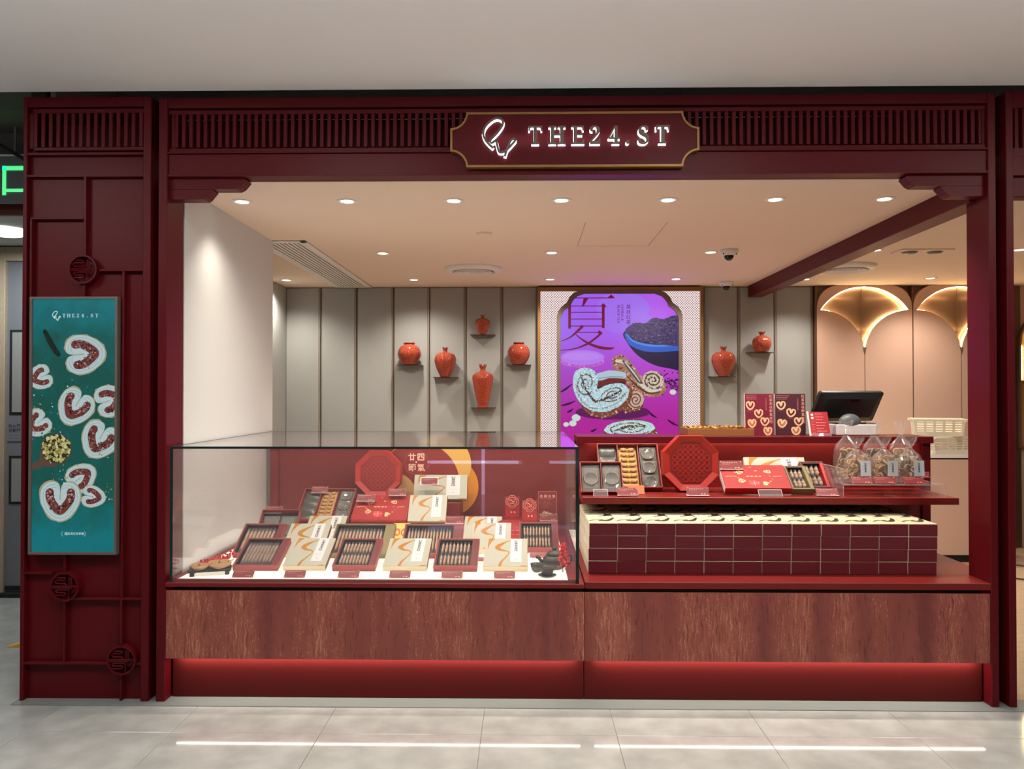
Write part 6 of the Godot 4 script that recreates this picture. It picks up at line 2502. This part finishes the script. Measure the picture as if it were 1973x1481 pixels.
func shelf_goods() -> void:
	var t := thing("display_shelf", "dark red raised shelf and cabinet behind the stacked gift boxes", "shelf unit", Vector3(0, CT + 0.0005, 0))
	var b := -CT - 0.0005
	var xl := 0.3199
	var xr := 2.4895
	var st := begin()
	bar(st, Vector3(xl, SH - 0.038 + b, -0.95), Vector3(2.409, SH + b, -0.47), 0.002)
	part("shelf_board", st, mat("lacquer_bright"), t)
	st = begin()
	bar(st, Vector3(xl, 0, -0.975), Vector3(xr - 0.05, RT - 0.036 + b, -0.951), 0.001)
	part("back_panel", st, mat("lacquer_bright"), t)
	st = begin()
	bar(st, Vector3(xr - 0.05, 0, -1.2), Vector3(xr, RT - 0.036 + b, -0.93), 0.002)
	part("end_panel", st, mat("lacquer"), t)
	st = begin()
	bar(st, Vector3(xl, 0, -1.2), Vector3(xr - 0.05, RT - 0.036 + b, -1.18))
	part("rear_panel", st, mat("lacquer"), t)
	st = begin()
	bar(st, Vector3(0.3195, RT - 0.026 + b, -1.23), Vector3(xr + 0.004, RT + b, -0.9), 0.002)
	bar(st, Vector3(0.3195, RT - 0.04 + b, -0.908), Vector3(xr + 0.004, RT - 0.0255 + b, -0.9), 0.001)
	bar(st, Vector3(xl, RT - 0.037 + b, -1.2), Vector3(xr, RT - 0.0255 + b, -0.951))
	part("worktop", st, mat("lacquer"), t)
	st = begin()
	bar(st, Vector3(xl + 0.05, RT - 0.031 + b, -0.925), Vector3(xr - 0.08, RT - 0.0265 + b, -0.915))
	part("led_strip", st, mat("led_line"), t)
	area("cove_light", t, Vector3((xl + xr) / 2, RT - 0.033 + b, -0.92), Vector2(xr - xl - 0.15, 0.012), 0.04, Color(1.0, 0.85, 0.66), Vector3(0, -1, -0.3).normalized())
	assorted_box("large open box of packets in three columns leaning on the red cabinet", 0.625, 4.6, SH, 0.37, 0.315, 0.045, 51, "on the upper shelf", 4)
	# two-sachet box
	t = leaning("open_gift_box", "small open box with two dark wrapped sachets at the shelf end near the glass case", "gift box", 0.4411, Vector3(0, SH + 0.02, -0.56), 54)
	tray_shell(t, 0.245, 0.2, 0.034, "maroon", "maroon_rim", 2)
	for i in 2:
		var p := thing("wrapped_sachet", "dark wrapped sachet with gold ring, %s in the small box on the upper shelf" % ["first", "second"][i], "sachet", Vector3.ZERO, "sachets in the small box")
		p.transform = t.transform * Transform3D(Basis(), Vector3(-0.06 + i * 0.12, 0.1, -0.0295))
		sachet(p, 0.108, 0.18, "grey_sachet")
	octagon_box("large red octagonal gift box with embossed lid on the upper shelf", Vector3(0.9747, 0.9972, -0.68) * Vector3(1, 0, 1) + Vector3(0, SH + 0.008, 0), 0.164, 0.09, 86.0)
	# sleeve box with its drawer pulled out
	t = leaning("gift_box", "red festive sleeve box with gold palace drawing on the upper shelf", "gift box", 1.3278, Vector3(0, SH + 0.042, -0.55), 36)
	hang("sleeve", printed(0.375, 0.2, 0.045, mat("festive"), mat("vivid_red"), 0.0015), null, t)
	st = begin()
	bar(st, Vector3(-0.1895, 0.006, -0.04), Vector3(-0.1878, 0.194, -0.005))
	part("silver_end", st, mat("off_white"), t)
	open_box("olive drawer of biscuits sliding out beside the red festive sleeve", 1.5875, 4.47, SH, 0.125, 0.2, 0.045, 36, "olive", "olive", 2, 3, "the olive drawer")
	open_box("maroon box of biscuits behind the olive drawer", 1.7189, 4.58, SH, 0.14, 0.2, 0.045, 44, "vivid_red", "maroon", 2, 3, "the maroon box behind the olive drawer")
	closed_box("cream box with orange print peeping out behind the red festive sleeve", 1.5271, 4.72, SH, 0.37, 0.2, 0.03, 60, "swoosh")
	price_card("price card in clear holder in front of the three-column box on the shelf", Vector3(0.579, SH + 0.001, -0.5), 0.115, 56, "shelf price cards", true, 0.06)
	price_card("price card in clear holder in front of the large octagonal box", Vector3(0.9714, SH + 0.001, -0.5), 0.118, 62, "shelf price cards", true, -0.05)
	price_card("price card clipped to the corner of the red festive sleeve box", Vector3(1.2052, 1.1018, -0.67), 0.13, 60, "shelf price cards", true)
	price_card("price card in front of the maroon box behind the olive drawer", Vector3(1.7, SH + 0.001, -0.51), 0.115, 50, "shelf price cards", true, -0.1)
	for q in [[1484, 0.13, "empty clear card holder in front of the red festive sleeve"], [1157, 0.08, "small empty clear card holder near the glass case end of the shelf"]]:
		var hx = 1.3767 if q[0] == 1484 else 0.4245
		t = thing("card_holder", q[2], "card holder", Vector3(hx, SH + 0.0035, -0.49))
		t.basis = lean(52)
		st = begin()
		bar(st, Vector3(-q[1] / 2, 0, -0.003), Vector3(q[1] / 2, 0.045, 0))
		part("clear_plate", st, mat("acrylic"), t)
		st = begin()
		bar(st, Vector3(-q[1] / 2, 0.043, -0.0035), Vector3(q[1] / 2, 0.046, 0.0005))
		bar(st, Vector3(-q[1] / 2 - 0.001, 0, -0.003), Vector3(-q[1] / 2 + 0.001, 0.045, 0.0))
		bar(st, Vector3(q[1] / 2 - 0.001, 0, -0.003), Vector3(q[1] / 2 + 0.001, 0.045, 0.0))
		part("bright_edge", st, mat("acrylic_edge"), t)
	t = leaning("small_card", "small orange card leaning at the foot of the three-column shelf box", "card", 0.6402, Vector3(0, SH + 0.0035, -0.585), 58)
	hang("card", printed(0.09, 0.055, 0.002, mat("price"), mat("orange_card")), mat("orange_card"), t)
	riser_and_bags()


func riser_and_bags() -> void:
	var x0 := 1.7872
	var x1 := 2.3599
	var y := 1.0388
	var t := thing("acrylic_riser", "clear acrylic riser holding the bags of biscuits", "riser", Vector3((x0 + x1) / 2, SH + 0.0005, -0.55))
	var w := (x1 - x0) / 2
	var h := y - SH - 0.0005
	var zf := 0.035
	var zb := -0.3
	var st := begin()
	bar(st, Vector3(-w, h - 0.004, zb), Vector3(w, h, zf))
	part("platform", st, mat("acrylic"), t)
	for s in [-1, 1]:
		st = begin()
		bar(st, Vector3(s * w, 0, zb), Vector3(s * (w - 0.004), h - 0.004, zf))
		part("side_leg", st, mat("acrylic"), t)
	st = begin()
	bar(st, Vector3(-w, h + 0.0, zf - 0.004), Vector3(-w + 0.003, h + 0.09, zb))
	part("end_guard", st, mat("acrylic"), t)
	for q in [[Vector3(-w, h - 0.004, zf), Vector3(w, h, zf + 0.001)], [Vector3(-w, 0, zf), Vector3(-w + 0.003, h, zf + 0.001)], [Vector3(w - 0.003, 0, zf), Vector3(w, h, zf + 0.001)], [Vector3(-w, h + 0.088, zb), Vector3(-w + 0.003, h + 0.0905, zf)]]:
		st = begin()
		bar(st, q[0], q[1])
		part("polished_edge", st, mat("acrylic_edge"), t)
	var top := y + 0.001
	var bags = [
		[1.9055, -0.612, "front bag of pale palmiers at the near end of the acrylic riser", true, "biscuit"],
		[2.0591, -0.612, "front middle bag of golden biscuits on the acrylic riser", true, "biscuit"],
		[2.2067, -0.612, "front bag of dark biscuits at the far end of the acrylic riser", true, "dark_biscuit"],
		[1.9079, -0.768, "rear bag of brown biscuits at the near end of the acrylic riser", false, "biscuit"],
		[2.0728, -0.768, "rear middle bag of dark biscuits on the acrylic riser", false, "dark_biscuit"],
		[2.2314, -0.768, "rear bag of biscuits with white label at the far end of the acrylic riser", true, "biscuit"],
	]
	for i in 6:
		var q = bags[i]
		var tall := 0.262 if i < 3 else 0.35
		bag(q[2], Vector3(q[0], top, q[1]), 0.069, 0.059, tall, q[3], q[4], ["front near", "front middle", "front far", "rear near", "rear middle", "rear far"][i])
	for q in [[1.8991, "price card at the near front corner of the acrylic riser"], [2.03, "middle price card along the front of the acrylic riser"], [2.1897, "price card at the far front corner of the acrylic riser"]]:
		price_card(q[1], Vector3(q[0], top, -0.522), 0.112, 50, "acrylic riser price cards", false, -0.1)
	price_card("price card half hidden behind the far rear bag on the riser", Vector3(2.3888, top, -0.83), 0.09, 70, "acrylic riser price cards")


func bag(label: String, at: Vector3, rx: float, rz: float, tall: float, labelled: bool, m: String, which: String) -> void:
	var t := thing("biscuit_bag", label, "bag", at, "clear bags of biscuits")
	var body := tall * 0.6
	var n := 20
	var prof = [[0.75, 0.0], [0.98, 0.03], [1.04, 0.25], [1.04, 0.62], [0.95, 0.84], [0.7, 1.0], [0.38, 1.14], [0.17, 1.25], [0.16, 1.29], [0.36, 1.42], [0.52, 1.54], [0.6, 1.66]]
	var g := []
	for j in prof.size():
		var ringp := []
		for i in n:
			var a := TAU * i / n
			var pinch := 1.0 + (0.16 if j > 4 else 0.05) * (1.0 if i % 2 else -1.0) + rng.randf_range(-0.04, 0.04)
			var fl := 1.0 if j < 8 else 0.6
			ringp.append(Vector3(cos(a) * rx * prof[j][0] * pinch, prof[j][1] * body + (rng.randf_range(-0.12, 0.1) * body * 0.4 if j == prof.size() - 1 else 0.0), sin(a) * rz * prof[j][0] * pinch * fl))
		g.append(ringp)
	var st := begin()
	for j in prof.size() - 1:
		for i in n:
			var k := (i + 1) % n
			var out: Vector3 = g[j][i] + g[j][k]
			out.y = 0
			face(st, [g[j][i], g[j][k], g[j + 1][k]], out)
			face(st, [g[j][i], g[j + 1][k], g[j + 1][i]], out)
	part("film", st, mat("film"), t)
	st = begin(true)
	tube(st, circle3(rx * 0.2, body * 1.27, 14), 0.0024, 6, true)
	part("tie", st, mat("silver_foil"), t)
	if labelled:
		var lb := hang("label", printed(0.06, 0.088, 0.0008, mat("bag_label"), mat("label_white")), null, t)
		lb.position = Vector3(rx * 0.34, body * 0.27, rz * 1.08)
		lb.rotation = Vector3(-0.05, 0.1, 0)
	# biscuits inside
	var count := 0
	for j in 5:
		for i in 3:
			var a := TAU * i / 3.0 + j * 1.1
			var p := thing("bagged_biscuit", "%s biscuit of the %s layer inside the %s bag on the riser" % [ORD[i], ["bottom", "second", "third", "fourth", "top"][j], which], "biscuit", Vector3.ZERO, "biscuits in the %s bag" % which)
			var r := 0.42 if j < 4 else 0.36
			p.transform = Transform3D(Basis.from_euler(Vector3(rng.randf_range(0.7, 2.0), rng.randf() * TAU, rng.randf_range(-0.5, 0.5))), at + Vector3(cos(a) * rx * r, 0.037 + j * body * 0.15, sin(a) * rz * r))
			hang("pastry", bagged_mesh(), mat(m), p)
			count += 1


func bagged_mesh() -> Mesh:
	if not shared.has("bagged"):
		var st := begin(true)
		for f in [1.0, 0.5]:
			var pts := []
			for i in range(0, 40, 2):
				var v := heart_shape(Vector2.ZERO, 0.025 * f, 0)[i]
				pts.append(Vector3(v.x, 0, v.y))
			tube(st, pts, 0.0062, 5, true)
		shared["bagged"] = mesh_of(st)
	return shared["bagged"]


# ---------------------------------------------------------------- things on the cabinet top and behind
func top_goods() -> void:
	var y := RT + 0.001
	# tray of wrapped sweets
	var x0 := 1.0039
	var x1 := 1.4093
	var t := thing("sweet_tray", "shallow brown wooden tray of gold-wrapped sweets on the red cabinet top", "tray", Vector3((x0 + x1) / 2, y, -1.02))
	var w := (x1 - x0) / 2
	var st := begin()
	bar(st, Vector3(-w, 0, -0.15), Vector3(w, 0.006, 0.1))
	part("base", st, mat("kraft_wood"), t)
	for q in [[Vector3(-w, 0.006, 0.092), Vector3(w, 0.046, 0.1)], [Vector3(-w, 0.006, -0.15), Vector3(w, 0.046, -0.142)], [Vector3(-w, 0.006, -0.142), Vector3(-w + 0.008, 0.046, 0.092)], [Vector3(w - 0.008, 0.006, -0.142), Vector3(w, 0.046, 0.092)]]:
		st = begin()
		bar(st, q[0], q[1], 0.001)
		part("side_board", st, mat("kraft_wood"), t)
	st = begin(true)
	ball(st, Vector3.ZERO, Vector3(0.015, 0.011, 0.013), 8, 5)
	var cm := mesh_of(st)
	st = begin()
	for s in [-1, 1]:
		for k in 4:
			var a := TAU * k / 4.0
			face(st, [Vector3(s * 0.011, 0, 0), Vector3(s * 0.028, cos(a) * 0.011, sin(a) * 0.011), Vector3(s * 0.027, cos(a + 1.2) * 0.012, sin(a + 1.2) * 0.012)], Vector3(0, cos(a), sin(a)))
	var em := mesh_of(st)
	for i in 44:
		var c := thing("wrapped_sweet", "%s sweet of the %s %s row in the shallow brown tray" % [ORD[i % 8], ["rear", "middle", "front"][(i / 8) % 3], "lower" if i < 24 else "upper"], "sweet", Vector3.ZERO, "gold sweets in the brown tray")
		var layer := 0 if i < 24 else 1
		var col := i % 8
		var row := (i / 8) % 3
		c.transform = Transform3D(Basis.from_euler(Vector3(rng.randf_range(-0.4, 0.4), rng.randf() * TAU, rng.randf_range(-0.3, 0.3))), t.position + Vector3(lerpf(-w + 0.03, w - 0.03, col / 7.0) + rng.randf_range(-0.008, 0.008), 0.024 + layer * 0.024, -0.11 + row * 0.085 + rng.randf_range(-0.01, 0.01)))
		hang("sweet", cm, mat("gold_foil"), c)
		hang("twisted_end", em, mat("gold_foil"), c)
	# two menu posters
	for q in [[1.4791, 0.184, "maroon menu poster with five heart biscuits standing behind the tray of sweets", 0, rgb8(108, 22, 44), 0.1], [1.6793, 0.186, "dark plum menu poster with five heart biscuits next to the pay screen", 1, rgb8(66, 22, 36), -0.12]]:
		t = thing("menu_poster", q[2], "poster", Vector3(q[0], y, -1.04 - 0.02 * q[3]), "menu posters on the cabinet")
		t.rotation = Vector3(-0.06, q[5], 0)
		var im := canvas(240, 340, q[4])
		var cream := rgb8(226, 178, 140)
		var places = [[46, 96], [116, 162], [166, 228], [58, 242], [190, 306]] if q[3] == 0 else [[48, 96], [126, 156], [186, 228], [54, 244], [164, 304]]
		for p in places:
			palmier(im, Vector2(p[0], p[1]), 40, rng.randf_range(-0.2, 0.2), cream, rgb8(206, 150, 112), rgb8(150, 98, 70) if p[1] > 240 else q[4], 6, 1.05)
			small_print(im, Vector2(p[0] - 30, p[1] + 42), 60, 1, 6, 3, rgb8(170, 110, 100))
		for k in 8:
			glyph(im, ["hong", "cha", "li", "zhi", "jie", "qi", "yuan", "si"][k], Vector2(208, 8 + k * 30), 24, 3, rgb8(196, 140, 120))
			glyph(im, ["men", "zhi", "cha", "jie", "li", "huo", "qi", "si"][k], Vector2(176, 40 + k * 12), 9, 2, rgb8(170, 100, 96))
		small_print(im, Vector2(12, 14), 120, 3, 14, 4, rgb8(180, 116, 108))
		hang("panel", printed(q[1], 0.262, 0.004, paint(im, 0.4), mat("maroon_card")), null, t)
		st = begin()
		bar(st, Vector3(-q[1] / 2 - 0.003, 0, -0.004), Vector3(-q[1] / 2, 0.262, 0.001))
		part("clear_edge", st, mat("acrylic_edge"), t)
	# small red sign in a tilted clear stand
	t = leaning("counter_sign", "small red list sign in a clear stand in front of the pay screen", "sign", 1.8331, Vector3(0, y, -0.96), 70)
	var im := canvas(130, 170, rgb8(152, 24, 30))
	for k in 7:
		small_print(im, Vector2(44, 14 + k * 20), 70, 1, 8, 4, rgb8(232, 150, 140))
	for k in 2:
		im.fill_rect(Rect2i(14, 14 + k * 22, 16, 14), rgb8(236, 220, 214))
	small_print(im, Vector2(14, 70), 20, 5, 18, 3, rgb8(222, 120, 110))
	hang("panel", printed(0.118, 0.158, 0.003, paint(im, 0.4), mat("vivid_red")), null, t)
	st = begin()
	bar(st, Vector3(-0.07, 0, -0.005), Vector3(-0.0595, 0.16, 0.004), 0.001)
	part("stand_side", st, mat("off_white"), t)
	st = begin()
	bar(st, Vector3(-0.062, -0.001, -0.006), Vector3(0.066, 0.018, -0.0035))
	bar(st, Vector3(-0.062, -0.001, 0.0015), Vector3(0.066, 0.018, 0.003))
	part("clear_foot", st, mat("acrylic"), t)
	# pay screen seen from behind
	t = thing("pay_screen", "black back of a tilted pay screen on the red cabinet", "monitor", Vector3(2.0823, 1.4596, -1.16))
	var bx := Vector3(0.47, 0.0, -0.17).normalized()
	var by := Vector3(0.05, 0.2, 0.1)
	by = (by - bx * by.dot(bx)).normalized()
	t.basis = Basis(bx, by, bx.cross(by))
	var rim := func(hw: float, hh: float, r: float) -> PackedVector2Array:
		var p := PackedVector2Array()
		for c in [[1, -1, -PI / 2], [1, 1, 0.0], [-1, 1, PI / 2], [-1, -1, PI]]:
			for k in 4:
				var a: float = c[2] + PI / 2 * k / 3
				p.append(Vector2(c[0] * (hw - r) + cos(a) * r, c[1] * (hh - r) + sin(a) * r))
		return p
	st = begin()
	prism(st, rim.call(0.252, 0.108, 0.014), -0.03, -0.008)
	part("screen_shell", st, mat("monitor_black"), t)
	st = begin()
	var o1: PackedVector2Array = rim.call(0.25, 0.106, 0.014)
	var o2: PackedVector2Array = rim.call(0.2, 0.07, 0.02)
	for i in o1.size():
		var j := (i + 1) % o1.size()
		face(st, [Vector3(o1[i].x, o1[i].y, -0.008), Vector3(o1[j].x, o1[j].y, -0.008), Vector3(o2[j].x, o2[j].y, 0.012), Vector3(o2[i].x, o2[i].y, 0.012)], Vector3(o1[i].x, o1[i].y, 0.1))
	prism(st, o2, 0.0, 0.012)
	part("back_cover", st, mat("monitor_black"), t)
	st = begin()
	box(st, Vector3(0.02, 0.06, 0.0135), Vector3(0.07, 0.02, 0.003), 0.001)
	part("badge_plate", st, mat("camera_black"), t)
	t = thing("screen_stand", "rounded grey foot and white base under the pay screen", "stand", Vector3(2.0778, y, -1.07))
	st = begin()
	bar(st, Vector3(-0.13, 0, -0.1), Vector3(0.125, 0.07, 0.06), 0.006)
	part("base", st, mat("off_white"), t)
	st = begin()
	bar(st, Vector3(-0.12, 0.0705, -0.09), Vector3(0.12, 0.078, 0.05), 0.002)
	part("base_lid", st, mat("monitor_black"), t)
	st = begin(true)
	ball(st, Vector3(-0.035, 0.085, 0.03), Vector3(0.068, 0.052, 0.035), 24, 12)
	part("foot", st, mat("monitor_grey"), t)
	back_counter()


func basket(label: String, at: Vector3, turn: float) -> void:
	var t := thing("basket", label, "basket", at, "white plastic baskets")
	t.rotation.y = turn
	var w := 0.44
	var d := 0.3
	var h := 0.16
	var lean_out := 0.035
	for s in [[0, 1], [0, -1], [1, 1], [1, -1]]:
		var len: float = w if s[0] == 0 else d
		var off: float = (d if s[0] == 0 else w) / 2 - lean_out
		var rot := Basis(Vector3.UP, (0.0 if s[1] == 1 else PI) if s[0] == 0 else (PI / 2 if s[1] == 1 else -PI / 2)) * Basis(Vector3.RIGHT, 0.2)
		var xf := Transform3D(rot, Basis(Vector3.UP, (0.0 if s[1] == 1 else PI) if s[0] == 0 else (PI / 2 if s[1] == 1 else -PI / 2)) * Vector3(0, 0.004, off))
		var st := begin()
		box(st, Vector3(0, h - 0.012, 0), Vector3(len + 0.03, 0.024, 0.012), 0.002, xf)
		box(st, Vector3(0, 0.02, 0), Vector3(len - 0.04, 0.04, 0.004), 0.0, xf)
		part("wall_band", st, mat("basket_white"), t)
		for r in 4:
			st = begin()
			box(st, Vector3(0, 0.054 + r * 0.023, 0), Vector3(len - 0.03 + r * 0.006, 0.013, 0.004), 0.0008, xf)
			part("slat", st, mat("basket_white"), t)
		st = begin()
		var n := 5 if s[0] == 0 else 3
		for k in n + 1:
			box(st, Vector3((len - 0.05) * (k / float(n) - 0.5), h / 2, -0.001), Vector3(0.022, h - 0.01, 0.005), 0.0, xf)
		part("rib", st, mat("basket_white"), t)
	var st := begin()
	box(st, Vector3(0, 0.003, 0), Vector3(w - 0.06, 0.005, d - 0.06))
	part("bottom", st, mat("basket_white"), t)


func back_counter() -> void:
	var x0 := 3.2757
	var x1 := 4.383
	var top := 0.9895
	var t := thing("pay_counter", "pink panelled pay counter with pale worktop along the back wall", "counter", Vector3(x0, 0, -3.32))
	var w := x1 - x0
	var st := begin()
	bar(st, Vector3(0, 0.07, -0.655), Vector3(w, top - 0.045, 0), 0.002)
	part("body", st, mat("pink_panel"), t)
	st = begin()
	bar(st, Vector3(0, top - 0.045, -0.655), Vector3(w, top - 0.03, -0.02))
	part("shadow_gap", st, mat("vent_dark"), t)
	st = begin()
	bar(st, Vector3(-0.01, top - 0.03, -0.665), Vector3(w + 0.01, top, 0.012), 0.002)
	part("worktop", st, mat("white_plastic"), t)
	st = begin()
	bar(st, Vector3(0, 0.0, -0.65), Vector3(w, 0.07, -0.03))
	part("plinth", st, mat("black"), t)
	var bx := 3.8978
	basket("lower white slatted plastic basket on the pay counter", Vector3(bx + 0.02, top + 0.001, -3.5), 0.25)
	basket("upper white slatted plastic basket stacked crosswise on another basket", Vector3(bx - 0.02, top + 0.165, -3.5), -0.35)
